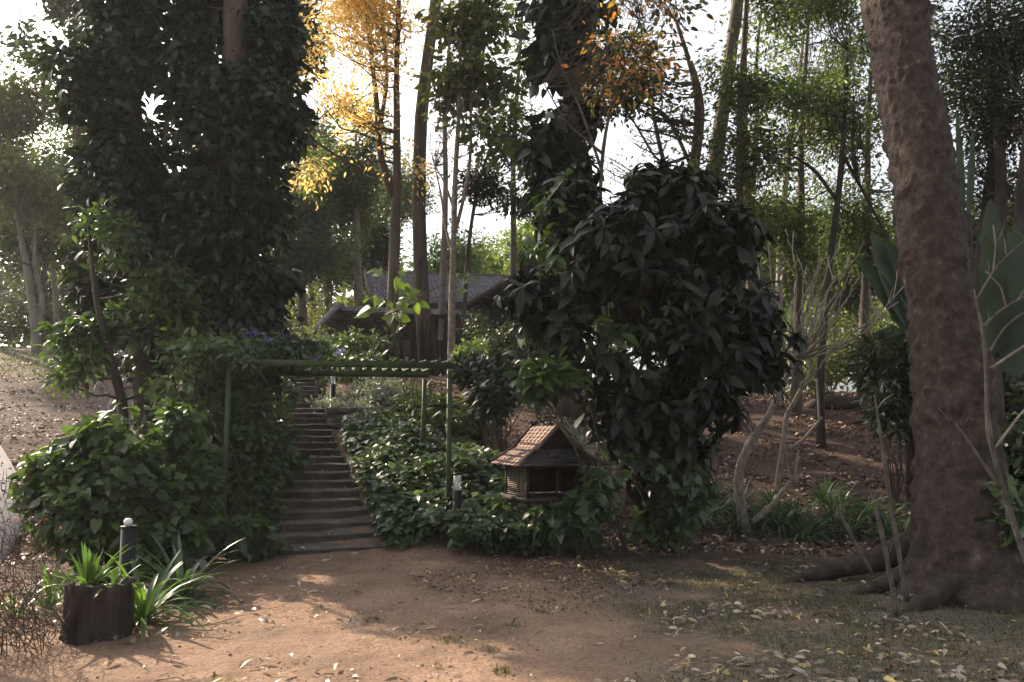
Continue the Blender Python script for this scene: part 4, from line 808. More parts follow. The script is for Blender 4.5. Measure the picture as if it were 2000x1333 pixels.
# ------------------------------------------------------------------ bare branching tree
def fork(mb, p, d, L, r, lev, out):
    n = 6; q = [np.array(p, float)]; dd = unit(d)
    for _ in range(n):
        dd = unit(dd+R.normal(size=3)*.08+np.array([0, 0, .07])); q.append(q[-1]+dd*L/n)
    mb.tube(q, np.linspace(r, r*.72, n+1), 6, .12, fr=9); out.append(q[-1])
    if lev:
        for _ in range(3 if rnd() < .4 else 2):
            fork(mb, q[-1], dd+unit(R.normal(size=3))*np.array([.75, .5, .4]), L*rnd(.65, .95), r*.70, lev-1, out)
def frangipani():
    d = 11.4; b = np.array([*P(1460, 1040, d)]); b[2] = float(h(b[0], d)); t = thing('bare_frangipani', b, 'bare pale branched small tree right of the glossy shrub with upturned twigs', 'tree')
    stems = [[(1458, 1045, d, 26), (1445, 985, d, 25), (1440, 930, d, 23), (1455, 885, d, 21), (1475, 848, d, 20), (1498, 820, d, 16), (1512, 790, d, 14), (1530, 745, d, 12), (1555, 700, d, 11)],
             [(1515, 965, d+.3, 14), (1525, 900, d+.3, 13), (1532, 850, d+.3, 12), (1536, 810, d+.3, 12), (1552, 785, d+.3, 11), (1565, 758, d+.3, 9)],
             [(1476, 848, d, 12), (1463, 820, d, 10), (1455, 795, d, 9)],
             [(1470, 1020, d-.1, 14), (1510, 985, d-.1, 12), (1545, 940, d-.1, 10), (1565, 930, d-.1, 7)],
             [(1533, 880, d+.3, 9), (1560, 868, d+.3, 8), (1590, 835, d+.3, 7), (1605, 815, d+.3, 6)], [(1545, 942, d-.1, 6), (1538, 900, d-.1, 5), (1536, 870, d-.1, 4)], [(1552, 935, d-.1, 6), (1560, 880, d-.1, 5)],
             [(1600, 820, d+.3, 6), (1598, 780, d+.3, 5), (1595, 740, d+.3, 5)]]
    mb = MB()
    for s in stems: p, r = trunk_path([(a, b_, c_, e_*.85) for a, b_, c_, e_ in s], 26); mb.tube(p, r, 9, .14, fr=8)
    mb.build('stems', M['twig'], t, True)
    fans = [(1555, 700, [(1700, 640), (1640, 620)]), (1560, 700, [(1765, 560), (1755, 590)]), (1555, 700, [(1680, 540)]), (1548, 715, [(1600, 480), (1620, 500)]), (1545, 720, [(1550, 450), (1575, 520)]), (1560, 700, [(1642, 460)]), (1540, 735, [(1500, 480), (1520, 560)]), (1535, 740, [(1480, 520), (1495, 600)]), (1555, 700, [(1660, 500), (1650, 560)]), (1565, 758, [(1640, 640), (1600, 610)]), (1550, 705, [(1590, 560), (1610, 600)])]
    for x, y, es in fans:
        mb = MB(); a = P(x, y, d+rnd(-.1, .3))
        for ex, ey in es:
            e = P(ex, ey, d+rnd(-.6, .8)); p = curve(a, e, 12, -.10, .04); r = np.linspace(.02, .008, 12); mb.tube(p, r, 6, .15, fr=9)
            for _ in range(5):
                j = int(R.integers(3, 11)); q = p[j]+unit(np.array([rnd(-.7, .9), rnd(-.5, .5), 1.2]))*rnd(.2, .5); mb.tube(curve(p[j], q, 6, -.12, .05), np.linspace(.009, .005, 6), 5)
        mb.build('branch', M['twig'], t, True)
frangipani()
def barebush(name, label, segs, d, mat='twig', n=14, cat='dead branch'):
    segs = [[(q[0], q[1], q[2]*.6) for q in s] for s in segs]
    b = P(segs[0][0][0], segs[0][0][1], d); g = G(segs[0][0][0], segs[0][0][1]) if segs[0][0][1] > 1000 else b
    t = thing(name, b, label, cat); k = 0
    for s in segs:
        mb = MB(); p, r = trunk_path([(x, y, d+(dz[0] if dz else 0), w) for x, y, w, *dz in s], n); r = r*(1+.25*np.maximum(np.sin(np.arange(n)*1.9+rnd(0, 6)), 0)**3); mb.tube(p, r, 7, .2, fr=11)
        for q in range(3 if len(s) > 3 else 1):
            j = int(R.integers(n//2, n)); e = p[j]+unit(np.array([rnd(-1, 1), rnd(-.6, .6), .9]))*rnd(.06, .2); mb.tube(curve(p[j], e, 4, 0, .12), np.linspace(min(r[j]*.5, .005), .0015, 4), 5); mb.build('stem', M[mat], t, True)
barebush('garden_stake', 'short grey leafless stem leaning left above the exposed roots', [[(1702, 1118, 13), (1665, 1050, 12), (1640, 1000, 10), (1622, 965, 7)]], 7.4, cat='bare stem')
barebush('garden_stake', 'broken topped upright leafless stem in front of the exposed roots', [[(1752, 1205, 15), (1738, 1120, 15), (1722, 1040, 15), (1711, 992, 17), (1709, 985, 8)]], 6.7, cat='bare stem')
barebush('garden_stake', 'tallest thin leafless stem with one side twig in front of the exposed roots', [[(1772, 1175, 17), (1755, 1080, 15), (1742, 1000, 13), (1728, 900, 12), (1714, 810, 10), (1708, 770, 5)], [(1741, 970, 6), (1715, 975, 6), (1700, 985, 4)], [(1712, 800, 5), (1728, 780, 4), (1745, 770, 2)]], 7.0, cat='bare stem')
barebush('pale_bare_shrub', 'pale leafless branching shrub in front of the right edge', [[(2030, 1180, 22), (1990, 1050, 20), (1955, 950, 18), (1930, 860, 16), (1920, 780, 14), (1935, 720, 13), (1920, 640, 10), (1905, 590, 8), (1902, 565, 6)],
    [(1905, 590, 7), (1945, 520, 7), (2000, 470, 5), (2040, 440, 4)], [(1940, 530, 5), (1945, 480, 4), (1940, 440, 3)], [(1918, 640, 8), (1960, 600, 8), (1985, 590, 7), (2030, 560, 5)], [(1932, 690, 8), (1960, 640, 7), (2000, 610, 6), (2040, 590, 5)], [(1965, 600, 5), (1955, 560, 4), (1925, 530, 3)], [(1935, 720, 10), (1980, 690, 9), (2040, 650, 6)],
    [(1955, 955, 11), (1910, 890, 9), (1885, 850, 7), (1865, 828, 4)], [(1940, 880, 9), (2000, 800, 7), (2050, 760, 5)]], 5.6, cat='bare shrub')

# ------------------------------------------------------------------ banana plants
def blade(mb, p, seg_d, L, W_, droop, side=None, fold=.25, n=12, torn=0):
    d = unit(seg_d); q = np.array(p, float); pts = [q.copy()]
    for _ in range(n): d = unit(d+np.array([0, 0, -droop/n])); q = q+d*L/n; pts.append(q.copy())
    pts = np.array(pts); tg = unit(np.gradient(pts, axis=0)); s = unit(np.cross(tg, [0, 0, 1.]+0*tg)) if side is None else unit(side-tg*(tg@np.asarray(side, float))[:, None]); nr = np.cross(s, tg)
    u = np.linspace(0, 1, n+1); w = W_/2*np.sin(math.pi*np.clip(u**.75, 0, 1))**.6; w[0] = W_*.04; w[-1] = W_*.01
    j = 1+torn*R.uniform(-1, .2, (n+1,)); l = pts-s*(w*j)[:, None]+nr*(w*fold)[:, None]; r = pts+s*(w*(1+torn*R.uniform(-1, .2, (n+1,))))[:, None]+nr*(w*fold)[:, None]
    v = np.concatenate([l, pts, r]); m = n+1; i = np.arange(n)
    mb.add(v, np.concatenate([np.stack([i, i+m, i+m+1, i+1], 1), np.stack([i+m, i+2*m, i+2*m+1, i+m+1], 1)]))
def banana(label, px, d, leafs, base_y=800):
    b = P(px, base_y, d); b[2] = float(h(b[0], d)); t = thing('banana_plant', b, label, 'banana plant')
    top = P(px, leafs[0][0][1], d); mb = MB(); mb.tube([b-[0, 0, .1], (b+top)/2, top], [.11, .09, .06], 10, .05); mb.build('stem', M['dbark'], t, True)
    for (a, e, w, dr) in leafs:
        p0 = P(a[0], a[1], d); p1 = P(e[0], e[1], d+rnd(-.3, .3)); v = p1-p0; L = float(np.linalg.norm(v)); mb = MB()
        mb.tube([top*.2+p0*.8, p0], [.02, .014], 6); blade(mb, p0, v+np.array([0, 0, dr*L*.4]), L*1.05, w, dr, side=np.array([v[2], rnd(-.35, .35)*L, -v[0]]), n=22, torn=.22); mb.build('leaf', M['banana'], t)
banana('banana plant with one broad upright grey green leaf left of the big trunk', 1775, 12.5, [((1775, 640), (1705, 462), .50, .1), ((1780, 660), (1680, 500), .30, .5), ((1785, 600), (1735, 470), .25, .4), ((1790, 690), (1720, 640), .4, 1.2)])
banana('banana plant with wide dark drooping leaves right of the big trunk', 1945, 10.5, [((1945, 700), (1925, 470), .5, .2), ((1950, 700), (2010, 560), .6, .6), ((1950, 720), (2040, 690), .5, 1.), ((1940, 640), (1935, 400), .4, .1), ((1955, 650), (1990, 440), .45, .2)])
banana('banana plant with narrow sunlit upright leaf high behind the big trunk', 1890, 13, [((1880, 420), (1868, 220), .16, 0), ((1890, 430), (1900, 260), .16, 0), ((1895, 500), (1870, 380), .2, .2)])

# ------------------------------------------------------------------ bushes
def bush(name, label, cat, bl, mat, nc, per, L, Wd, T=T_LEAF, cr=.2, stems=10, stem_mat='bark', base=None, **kw):
    c = np.mean([b[0] for b in bl], axis=0) if base is None else np.array(base, float); g = np.array([c[0], c[1], float(h(c[0], c[1]))])
    t = thing(name, g, label, cat); st = MB()
    for q in in_blobs(bl, stems, .45)[0]:
        s = np.array([g[0]+(q[0]-g[0])*.02, g[1]+(q[1]-g[1])*.02, 0]); s[2] = float(h(s[0], s[1]))-.05
        st.tube(curve(s, q, 6, .05, .08), np.linspace(.012, .005, 6), 5, cap=False)
    st.build('stems', M[stem_mat], t, True); foliage(bl, nc, per, L, Wd, T, cr, **kw).build('foliage', M[mat], t); return t
d = 9.4
bush('leafy_hedge', 'low bushy hedge with lime lit heart shaped leaves on top left of the arch', 'hedge',
     [B(130, 930, 9, 70, 60), B(230, 870, 9.2, 75, 60), B(315, 850, 9.6, 62, 58), B(150, 1000, 8.8, 75, 60), B(260, 980, 9., 100, 80), B(350, 950, 9.5, 62, 80), B(100, 950, 8.9, 45, 40), B(370, 1050, 9.6, 42, 36), B(420, 1000, 11.2, 50, 70), B(300, 1060, 8.8, 80, 40), B(180, 1050, 8.7, 60, 40), B(450, 900, 11.4, 60, 90), B(190, 835, 9.4, 40, 25, w=.6), B(120, 880, 9.2, 22, 14, w=.5)],
     'hedge', 2900, 6, .115, .085, T_HEART, .19, 60, droop=.45, bias=.5, gap=.22)
bush('stair_side_bush', 'dark leafy bush between the left arch post and the stairs', 'bush',
     [B(500, 900, 11.4, 50, 70), B(508, 980, 11., 28, 60), B(545, 905, 11.6, 28, 26), B(495, 1030, 10.7, 32, 40), B(500, 1070, 10.2, 24, 22, w=.6), B(470, 960, 11.3, 45, 70)], 'hedge', 1000, 6, .12, .065, T_LEAF, .16, 20, droop=.4, gap=.15, bias=.5)
bush('stair_side_bush', 'fresh green bush left of the upper stairs seen through the arch', 'bush',
     [B(500, 780, 14.5, 40, 30), B(530, 800, 14, 28, 30), B(520, 850, 13.4, 36, 35), B(550, 765, 15.5, 28, 22)], 'cover', 360, 6, .15, .07, T_LEAF, .16, 14, droop=.4, gap=.15)
bush('creeping_plant', 'pale variegated creeping leaves at the foot of the left arch post', 'plant',
     [B(490, 1075, 9.6, 38, 16), B(470, 1050, 9.5, 40, 25), B(520, 1060, 9.8, 20, 20)], 'cover', 60, 5, .15, .10, T_HEART, .12, 5, droop=.5)
# creeper over the arch
def archvine():
    t = thing('flowering_creeper', (-3.9, 10.9, float(h(-3.9, 10.9))), 'green creeper with purple flower clusters draped over the left part of the arch', 'creeper')
    bl = [B(380, 700, 11, 60, 28), B(400, 690, 10.5, 50, 24), B(470, 700, 10.55, 40, 14, w=.6), B(340, 720, 10.4, 34, 30), B(450, 685, 11.3, 60, 28), B(540, 680, 12, 55, 26), B(600, 685, 12.2, 45, 22), B(350, 750, 11, 40, 45), B(385, 810, 11, 46, 50), B(420, 760, 11.8, 40, 60), B(660, 690, 12.6, 40, 16, w=.6), B(480, 790, 11.6, 40, 60, w=.7), B(330, 690, 10.8, 25, 12, w=.6), B(440, 870, 11.7, 50, 60), B(840, 735, 12.9, 45, 14, w=.45), B(885, 700, 12, 22, 26, w=.5)]
    st = MB()
    for q in in_blobs(bl, 34, .5)[0]: st.tube(curve(A_+np.array([rnd(-.1, .5), rnd(-.1, 1.5), .3]), q, 8, .05, .10), np.linspace(.012, .004, 8), 5, cap=False)
    mb = foliage(bl, 1150, 7, .11, .05, T_LEAF, .2, droop=.35, gap=.28, bias=.6); st.build('stems', M['bark'], t, True); mb.build('foliage', M['cover'], t)
    for (x, y, dd) in ((500, 648, 11.6), (478, 655, 11.6), (560, 658, 12), (582, 682, 12), (575, 690, 11.9), (665, 688, 12.5), (520, 668, 11.5), (612, 702, 11.8)):
        keep = SHAFTS[:]; SHAFTS.clear(); foliage([B(x, y, dd, 11, 8)], 16, 4, .035, .03, T_SMALL, .03).build('flower', M['purple'], t); SHAFTS.extend(keep)
archvine()
# broad leaved ground cover on the right of the stairs
def cover():
    for lab, poly, n, hh, mt, L in (('broad glossy leaves spilling beside the stairs inside the arch', [(-1.62, 10.25), (-.15, 10.35), (-.05, 12.2), (-.6, 13.2), (-1.0, 15.6), (-3.3, 15.6), (-2.8, 13.7), (-2.25, 12), (-1.85, 10.9)], 9500, .5, 'cover', .125),
                                    ('leafy green patch between the right arch post and the shrine', [(-.75, 9.95), (.3, 9.85), (.75, 10.0), (.3, 10.9), (-.2, 11.3), (-.8, 10.9)], 2600, .38, 'cover', .105),
                                    ('thin leafy fringe in front of the shrine and creeper', [(.3, 9.95), (1.5, 9.95), (1.6, 10.4), (.6, 10.5)], 1000, .26, 'cover', .11)):
        q = inarea(poly, n); p3 = np.stack([q[:, 0], q[:, 1], q[:, 0]*0], 1); z = h(q[:, 0], q[:, 1]); top = hh*(.55+.75*np.clip(fbm(p3*1.1+5)*.9+.5, 0, 1))
        k = R.uniform(0, 1, n)**.45; pos = np.stack([q[:, 0], q[:, 1], z+top*k+.03], 1)
        a = unit(np.stack([R.normal(size=n), R.normal(size=n)-.35, -.25+R.normal(size=n)*.3], 1)); nr = np.stack([R.normal(size=n)*.35, R.normal(size=n)*.35-.25, np.ones(n)], 1)
        mb = MB(); kk = R.uniform(.6, 1.3, n); leaves(mb, pos, a, nr, L*kk, L*.72*kk, T_HEART)
        st = MB()
        for i in range(0, n, 22): st.tube([(q[i, 0], q[i, 1], z[i]-.03), pos[i]], [.006, .003], 4, cap=False)
        g = np.array([*np.mean(poly, axis=0), 0]); g[2] = float(h(g[0], g[1])); t = thing('ground_cover_plant', g, lab, 'plant')
        st.build('stems', M['bark'], t); mb.build('foliage', M[mt], t)
cover()
bush('leafy_stair_bush', 'lighter green narrow leaved bush beyond the broad leaves under the arch beam', 'bush',
     [B(800, 790, 15.5, 30, 28), B(850, 800, 15.2, 45, 28), B(820, 830, 14.6, 60, 22), B(920, 830, 14.5, 50, 30)], 'green', 330, 7, .19, .05, T_LEAF, .2, 12, droop=.3, gap=.2)
bush('grey_leaved_bush', 'rounded silvery grey green bush above the stone wall beside the upper stairs', 'bush',
     [B(690, 770, 17.6, 60, 28), B(740, 765, 17.9, 48, 28), B(640, 795, 17, 34, 18), B(780, 775, 17.6, 28, 24), B(700, 800, 17, 60, 14)], 'grey', 900, 7, .085, .032, T_LEAF, .16, 24, gap=.15, droop=.1)
bush('shrub_below_house', 'loose green shrub left of the palisade below the lean-to', 'bush', [B(690, 682, 20.5, 52, 28), B(735, 672, 20.8, 30, 16), B(630, 680, 21, 40, 28), B(720, 715, 19.5, 45, 22), B(640, 718, 19, 45, 20)], 'cover', 420, 7, .15, .06, T_LEAF, .25, 14, gap=.25)
bush('shrub_below_house', 'yellow green shrub at the foot of the trees left of the house', 'bush', [B(580, 680, 23, 40, 28), B(610, 665, 24, 30, 20), B(550, 700, 22, 40, 24)], 'olive', 320, 7, .14, .06, T_LEAF, .3, 10, gap=.25)
bush('dark_twiggy_bush', 'dark small leaved bush under the wing gable left of the glossy shrub', 'bush', [B(990, 670, 17.5, 60, 35), B(1040, 660, 17.3, 50, 45), B(950, 690, 17.5, 40, 26), B(1010, 700, 17, 60, 24), B(930, 640, 19, 26, 34)], 'dark', 650, 7, .085, .045, T_LEAF, .2, 20, gap=.15)
bush('blue_green_bush', 'bluish leaved bush just right of the arch top', 'bush', [B(970, 740, 14, 45, 28), B(1010, 745, 13.6, 35, 30), B(930, 725, 14.5, 35, 22), B(960, 780, 13.6, 32, 26), B(1040, 705, 13, 30, 22)], 'shrub', 330, 7, .16, .07, T_LEAF, .2, 14, gap=.22)
bush('pale_leaved_bush', 'yellow leaved bush behind the right end of the arch beam', 'bush', [B(912, 690, 16, 20, 22), B(930, 680, 16.2, 14, 14)], 'pale', 60, 6, .14, .06, T_LEAF, .16, 5)
bush('slope_sapling', 'slim dark sapling with drooping leaves on the bare slope above the shrine', 'sapling', [B(965, 790, 12.6, 30, 24), B(955, 760, 12.6, 22, 16)], 'shrub', 60, 6, .16, .06, T_LEAF, .15, 6, gap=.1, base=(-.25, 12.6, 0))
bush('lower_hanging_shrub', 'bright edged whorled leaves low at the left side of the glossy shrub', 'shrub', [B(1080, 730, 9.2, 36, 26), B(1050, 745, 9.2, 26, 20)], 'hedge', 50, 7, .2, .075, T_LONG, .15, 4, base=(1.5, 10.3, 0))
bush('hill_bush', 'small leaved bush between the bare branches and the banana plant', 'bush', [B(1720, 720, 13, 42, 42), B(1750, 790, 12.2, 42, 50), B(1705, 690, 13.5, 30, 28), B(1770, 700, 12.2, 30, 60)], 'dark', 520, 7, .15, .05, T_LEAF, .22, 12, gap=.2)
bush('hill_bush', 'fine leaved green bush at the top of the leaf strewn slope', 'bush', [B(1600, 720, 20, 50, 40), B(1650, 700, 20.5, 50, 40), B(1560, 740, 19.5, 35, 26)], 'olive', 480, 7, .12, .05, T_LEAF, .28, 14, gap=.2)
bush('hill_bush', 'dark bush behind the right side of the big leaning trunk', 'bush', [B(1960, 800, 11.5, 70, 60), B(1990, 900, 10.5, 60, 70), B(1950, 720, 12.5, 50, 50)], 'dark', 520, 7, .15, .06, T_LEAF, .25, 14, gap=.2)
bush('slope_weed', 'thin grey green weed clump right behind the shrine roof', 'plant', [B(1105, 850, 12.4, 26, 26), B(1125, 880, 11.8, 24, 26)], 'grey', 130, 6, .09, .02, T_SMALL, .14, 10)
bush('under_shrub_plant', 'fine leaved plant at the right foot of the glossy shrub', 'plant', [B(1350, 880, 10.6, 28, 30), B(1340, 930, 10.4, 30, 28)], 'hedge', 150, 7, .07, .03, T_LEAF, .13, 8)
bush('edge_plant', 'small sprouting plant at the foot of the wall far right', 'plant', [B(1985, 1000, 7.2, 25, 60)], 'cover', 40, 5, .13, .05, T_LEAF, .13, 4)
# big lime leaves climbing the yellow tree
def limevine():
    t = thing('heart_leaved_climber', (P(775, 640, 21)[0], 21, float(h(-3, 21))), 'bright lime heart leaved climber on the forked tree before the house', 'climber')
    mb = MB(); pts = [(745, 530), (735, 555), (738, 590), (760, 585), (790, 560), (800, 565), (790, 585), (810, 582), (745, 610), (770, 600), (795, 605), (725, 605), (735, 540), (775, 545), (800, 595), (760, 620), (790, 625), (728, 600), (745, 575), (722, 590), (890, 540), (915, 560), (912, 530)]
    pos = np.array([P(x+rnd(-12, 12), y+rnd(-12, 12), 21+rnd(-.5, .4)) for x, y in pts for _ in range(2)]); n = len(pos)
    leaves(mb, pos, np.stack([R.normal(size=n)*.8, R.normal(size=n)*.3, -.3+R.normal(size=n)*.3], 1), np.stack([R.normal(size=n)*.4, -.8+R.normal(size=n)*.2, .7+R.normal(size=n)*.2], 1), R.uniform(.24, .42, n), R.uniform(.2, .34, n), T_HEART)
    st = MB(); st.tube(curve(P(770, 700, 21.3), P(760, 525, 21.3), 10, 0, .03), np.linspace(.03, .01, 10), 6)
    for p in pos[::2]: st.tube([P(768, 600, 21.2), p], [.008, .005], 4, cap=False)
    st.build('stem', M['bark'], t, True); mb.build('foliage', M['lime'], t)
limevine()

# ------------------------------------------------------------------ strap leaved clumps
def strap(label, c, n, L, W_, mat='strap', name='strap_leaved_plant', group=None, up=.9, droop=1.6, z0=0, cat='plant'):
    c = np.array([c[0], c[1], float(h(c[0], c[1]))+z0]); t = thing(name, c, label, cat, group); mb = MB()
    for i in range(n):
        a = i*2.399+rnd(-.4, .4); el = rnd(.25, 1)*up; dr = droop*rnd(.5, 1.2)*(1.25-el*.6)
        blade(mb, c+np.array([math.cos(a), math.sin(a), 0])*.02, [math.cos(a)*(1-el*.75), math.sin(a)*(1-el*.75), el+.25], L*rnd(.6, 1.1), W_*rnd(.8, 1.15), dr, fold=.3, n=9)
    mb.build('leaves', M[mat], t); return t
strap('tall lit strap leaved plant growing out of the stump planter', (ST[0]-.12, ST[1]+.05), 22, .48, .042, z0=.32, droop=.8, up=1.15)
strap('small strap leaved tuft at the right rim of the stump planter', (ST[0]+.09, ST[1]), 9, .24, .03, z0=.34, droop=1.3)
g = G(268, 1225); strap('arching strap leaved plant with upright lit blades right of the stump', (g[0], g[1]+.1), 54, .78, .044, droop=2.1)
g = G(345, 1180); strap('dark strap leaved plant drooping over the dirt below the rock', (g[0], g[1]+.1), 52, .74, .044, mat='lily', droop=2.3)
g = G(215, 1170); strap('leafy strap clump behind the stump and below the bare bulb', (g[0], g[1]), 36, .6, .042, droop=1.6)
g = G(95, 1190); strap('pale strap clump left of the stump among reddish twigs', (g[0], g[1]), 26, .5, .04, droop=1.8)
g = G(310, 1130); strap('low strap clump between the bare bulb bollard and the rock', (g[0], g[1]), 22, .45, .04, droop=1.6)
g = G(30, 1210); strap('grassy strap clump at the very left edge', (g[0], g[1]), 22, .45, .03, droop=1.8)
pos_l = [(1365, 1030), (1400, 1010), (1435, 1040), (1480, 1030), (1520, 1035), (1555, 1020), (1590, 1045), (1625, 1030), (1660, 1050), (1695, 1020), (1730, 1035), (1380, 975), (1505, 990), (1610, 985), (1760, 1060), (1445, 1000), (1570, 1060), (1640, 1000)]
l0 = None; pos_l.sort(); ORD = 'leftmost second third fourth fifth sixth seventh eighth ninth tenth eleventh twelfth thirteenth fourteenth fifteenth sixteenth seventeenth rightmost'.split()
for i, (x, y) in enumerate(pos_l):
    g = G(x, y); lb = '%s dark grassy lily clump%s below the leaf strewn slope' % (ORD[i], '' if i in (0, 17) else ' from the left')
    if l0 is None: l0 = strap(lb, g, 56, .68, .028, mat='lily', name='lily_clump', group='lily clumps in the row', droop=2.2, cat='lily')
    else: copy_thing(l0, g, lb, rnd(0, 6), rnd(.75, 1.15))

# ------------------------------------------------------------------ reddish twiggy shrub at the left edge
def redshrub():
    c = G(30, 1280); c = np.array([c[0]-.1, c[1]+.3, 0]); t = thing('reddish_dry_shrub', c, 'dry reddish twiggy shrub at the lower left edge', 'shrub')
    st = MB(); tips = []
    for i in range(60):
        e = P(rnd(-60, 100), rnd(930, 1260), rnd(4.9, 5.9)); a = c+np.array([rnd(-.3, .35), rnd(-.4, .4), 0]); p = curve(a, e, 8, 0, .14); st.tube(p, np.linspace(.004, .0015, 8), 4, cap=False)
        for _ in range(5):
            j = int(R.integers(2, 8)); q = p[j]+unit(R.normal(size=3)+[0, 0, .3])*rnd(.08, .22); st.tube(curve(p[j], q, 4, 0, .15), np.linspace(.003, .0014, 4), 3, cap=False); tips.append(q)
        tips += [p[-1], p[5]]
    tips = np.array(tips); tips = np.repeat(tips, 2, 0)+R.normal(size=(len(tips)*2, 3))*.02; n = len(tips); mb = MB()
    leaves(mb, tips, R.normal(size=(n, 3)), R.normal(size=(n, 3)), R.uniform(.015, .04, n), R.uniform(.01, .02, n), T_SMALL)
    st.build('twigs', M['bark'], t); mb.build('foliage', M['dry_shrub'], t)
redshrub()

# ------------------------------------------------------------------ grass and litter
def on_ground(poly, n, L, Wd, mat, name, curl=.35, lift=.012, T=T_LEAF):
    q = inarea(poly, n*3); w = np.clip(fbm(np.stack([q[:, 0]*1.3, q[:, 1]*1.3, q[:, 0]*0+7], 1))*2.2+.35, .06, 1)*np.clip(fbm(np.stack([q[:, 0]*5, q[:, 1]*5, q[:, 0]*0+3], 1))*1.6+.6, .25, 1)
    q = q[R.choice(len(q), n, False, w/w.sum())]; z = h(q[:, 0], q[:, 1]); pos = np.stack([q[:, 0], q[:, 1], z+R.uniform(.004, lift+.02, n)], 1)
    a = np.stack([R.normal(size=n), R.normal(size=n), R.normal(size=n)*.12], 1); nr = np.stack([R.normal(size=n)*curl, R.normal(size=n)*curl, np.ones(n)], 1); k = R.uniform(.5, 1.4, n); mb = MB()
    leaves(mb, pos, a, nr, L*k, Wd*k, T); return mb
mb = on_ground([(1.2, 10.2), (9, 9.8), (16, 24), (1.2, 24)], 30000, .085, .04, 0, 0, .9, .05)
mb.v += [v for v in ()]
m2 = on_ground([(-.9, 12.5), (1.6, 11.6), (2.2, 22), (-2.2, 20)], 7000, .08, .04, 0, 0, .9, .05)
for v, f in zip(m2.v, m2.f[3]): mb.add(v, f-f.min()) 
m3 = on_ground([(-5.6, 11.5), (-16, 11.5), (-18, 26), (-6.2, 22)], 7500, .08, .035, 0, 0, .8, .04)
for v, f in zip(m3.v, m3.f[3]): mb.add(v, f-f.min())
m4 = on_ground([(-4, 7.5), (-7, 8), (-8, 12), (-5, 12)], 2500, .06, .03, 0, 0, .8, .03)
for v, f in zip(m4.v, m4.f[3]): mb.add(v, f-f.min())
m5 = on_ground([(-1.6, 9.2), (-.8, 8.), (.6, 6.6), (1.8, 9.4), (.2, 10.3), (-1.4, 10.2)], 2400, .034, .016, 0, 0, .8, .02)
for v, f in zip(m5.v, m5.f[3]): mb.add(v, f-f.min())
tag(mb.build('leaf_litter', M['litter']), kind='stuff')
mb = on_ground([(-3.5, 4), (4.5, 4), (6, 9.5), (-2.5, 10.3), (-4.4, 7)], 650, .095, .032, 0, 0, .6, .03)
m2 = on_ground([(1, 4), (5, 4), (7, 9), (1, 9.2)], 1600, .08, .028, 0, 0, .6, .03)
for v, f in zip(m2.v, m2.f[3]): mb.add(v, f-f.min())
m3 = on_ground([(-3.5, 4), (4.5, 4), (6, 9.5), (-2.5, 10.3), (-4.4, 7)], 3600, .028, .013, 0, 0, .7, .01)
for v, f in zip(m3.v, m3.f[3]): mb.add(v, f-f.min())
k = R.integers(0, 22, 230); s = R.uniform(-.6, .6, 230); f = R.uniform(.04, .36, 230)
pos = C0+U*(.395*k+f)[:, None]+V*s[:, None]*(1-.3*k/22)[:, None]+np.array([0, 0, 1.])*(.112*k+.104)[:, None]; n = 230
leaves(mb, pos, np.stack([R.normal(size=n), R.normal(size=n), R.normal(size=n)*.1], 1), np.stack([R.normal(size=n)*.5, R.normal(size=n)*.5, np.ones(n)], 1), R.uniform(.03, .10, n), R.uniform(.015, .035, n), T_LEAF)
tag(mb.build('fallen_leaves', M['fallen']), kind='stuff')
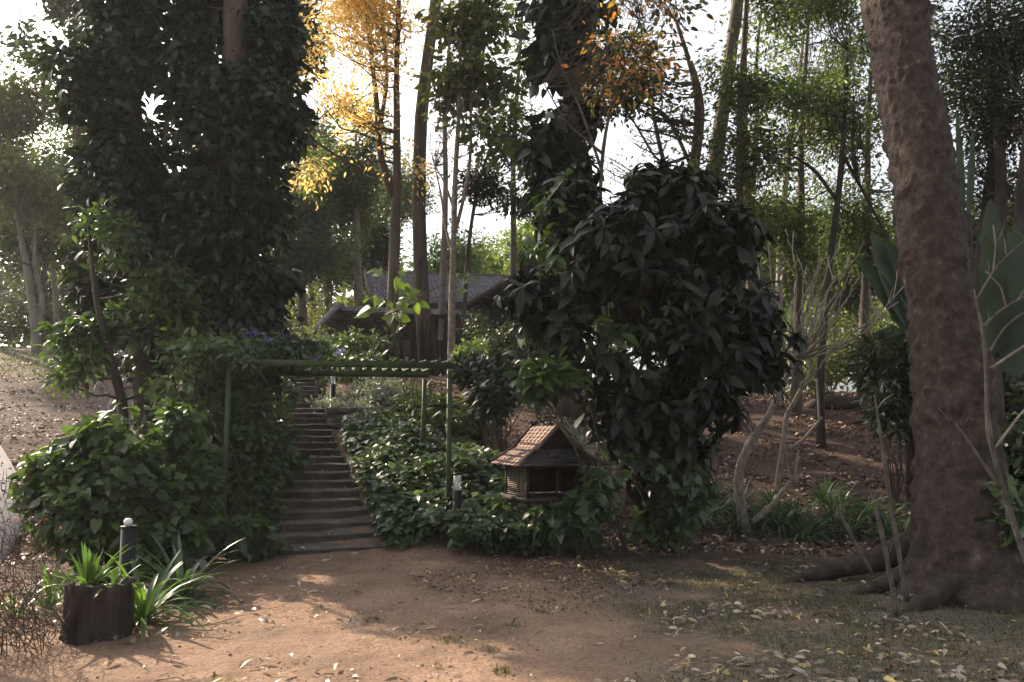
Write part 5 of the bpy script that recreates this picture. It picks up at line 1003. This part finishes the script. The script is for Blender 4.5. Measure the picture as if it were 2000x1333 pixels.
def grass():
    n = 95000; q = inarea([(.2, 3.8), (5.5, 3.8), (8.5, 11.6), (.9, 11.2)], n); p = np.stack([q[:, 0], q[:, 1], q[:, 0]*0], 1)
    keep = (ss(-.3, .5, q[:, 0]-(.75+.35*fbm(p*.8)))*ss(-.45, .25, fbm(p*1.7+3)+.1)) > R.uniform(0, 1, n); q = q[keep]
    # a few tufts out on the dirt
    for (px, py, k) in ((730, 1215, 60), (870, 1255, 80), (1000, 1225, 50), (845, 1300, 70), (980, 1312, 90), (960, 1270, 50), (1170, 1110, 60), (1060, 1200, 60), (620, 1190, 30)):
        g = G(px, py); q = np.concatenate([q, g[:2]+R.normal(size=(k, 2))*.045])
    n = len(q); pos = np.stack([q[:, 0], q[:, 1], h(q[:, 0], q[:, 1])-.004], 1); mb = MB()
    leaves(mb, pos, np.stack([R.normal(size=n)*.55, R.normal(size=n)*.55, np.ones(n)], 1), R.normal(size=(n, 3)), R.uniform(.018, .055, n), R.uniform(.003, .006, n), T_SMALL)
    tag(mb.build('grass', M['grass']), kind='stuff')
    n = 26000; q = inarea([(-7, 21.5), (-26, 21.5), (-32, 34), (-8, 34)], n); mb = MB(); pos = np.stack([q[:, 0], q[:, 1], h(q[:, 0], q[:, 1])-.01], 1)
    leaves(mb, pos, np.stack([R.normal(size=n)*.5, R.normal(size=n)*.5, np.ones(n)], 1), R.normal(size=(n, 3)), R.uniform(.04, .10, n), R.uniform(.02, .035, n), T_SMALL)
    tag(mb.build('lawn_grass', M['grass']), kind='stuff')
grass()
def pebbles():
    mb = MB(); q = inarea([(-3.5, 4), (2, 4), (1.5, 9.8), (-3.5, 9.8)], 700)
    for x, y in q: s = rnd(.003, .009); mb.box((x, y, float(h(x, y))+s*.3), (s*2, s*1.6, s*1.2), rnd(0, 3), jit=s*.3)
    for _ in range(70):
        x, y = inarea([(-3.5, 4), (4.5, 4), (5, 9.5), (-3.5, 9.8)], 1)[0]; a = rnd(0, 6); L = rnd(.08, .3); g = float(h(x, y))+.01
        mb.tube(curve((x, y, g), (x+L*math.cos(a), y+L*math.sin(a), g+rnd(0, .02)), 5, .03, .12), np.linspace(.004, .002, 5), 4)
    tag(mb.build('twigs_and_pebbles', M['lwood']), kind='stuff')
pebbles()

# ------------------------------------------------------------------ air
mb = MB(); mb.box((0, 30, 29), (190, 130, 62)); m = bpy.data.materials.new('haze_air'); m.use_nodes = True; nt = m.node_tree; nt.nodes.remove(nt.nodes['Principled BSDF'])
v = nt.nodes.new('ShaderNodeVolumePrincipled'); v.inputs['Color'].default_value = (.9, .92, .95, 1); v.inputs['Density'].default_value = .0006; v.inputs['Anisotropy'].default_value = .25
nt.links.new(v.outputs[0], nt.nodes['Material Output'].inputs['Volume']); tag(mb.build('haze', m), kind='stuff')
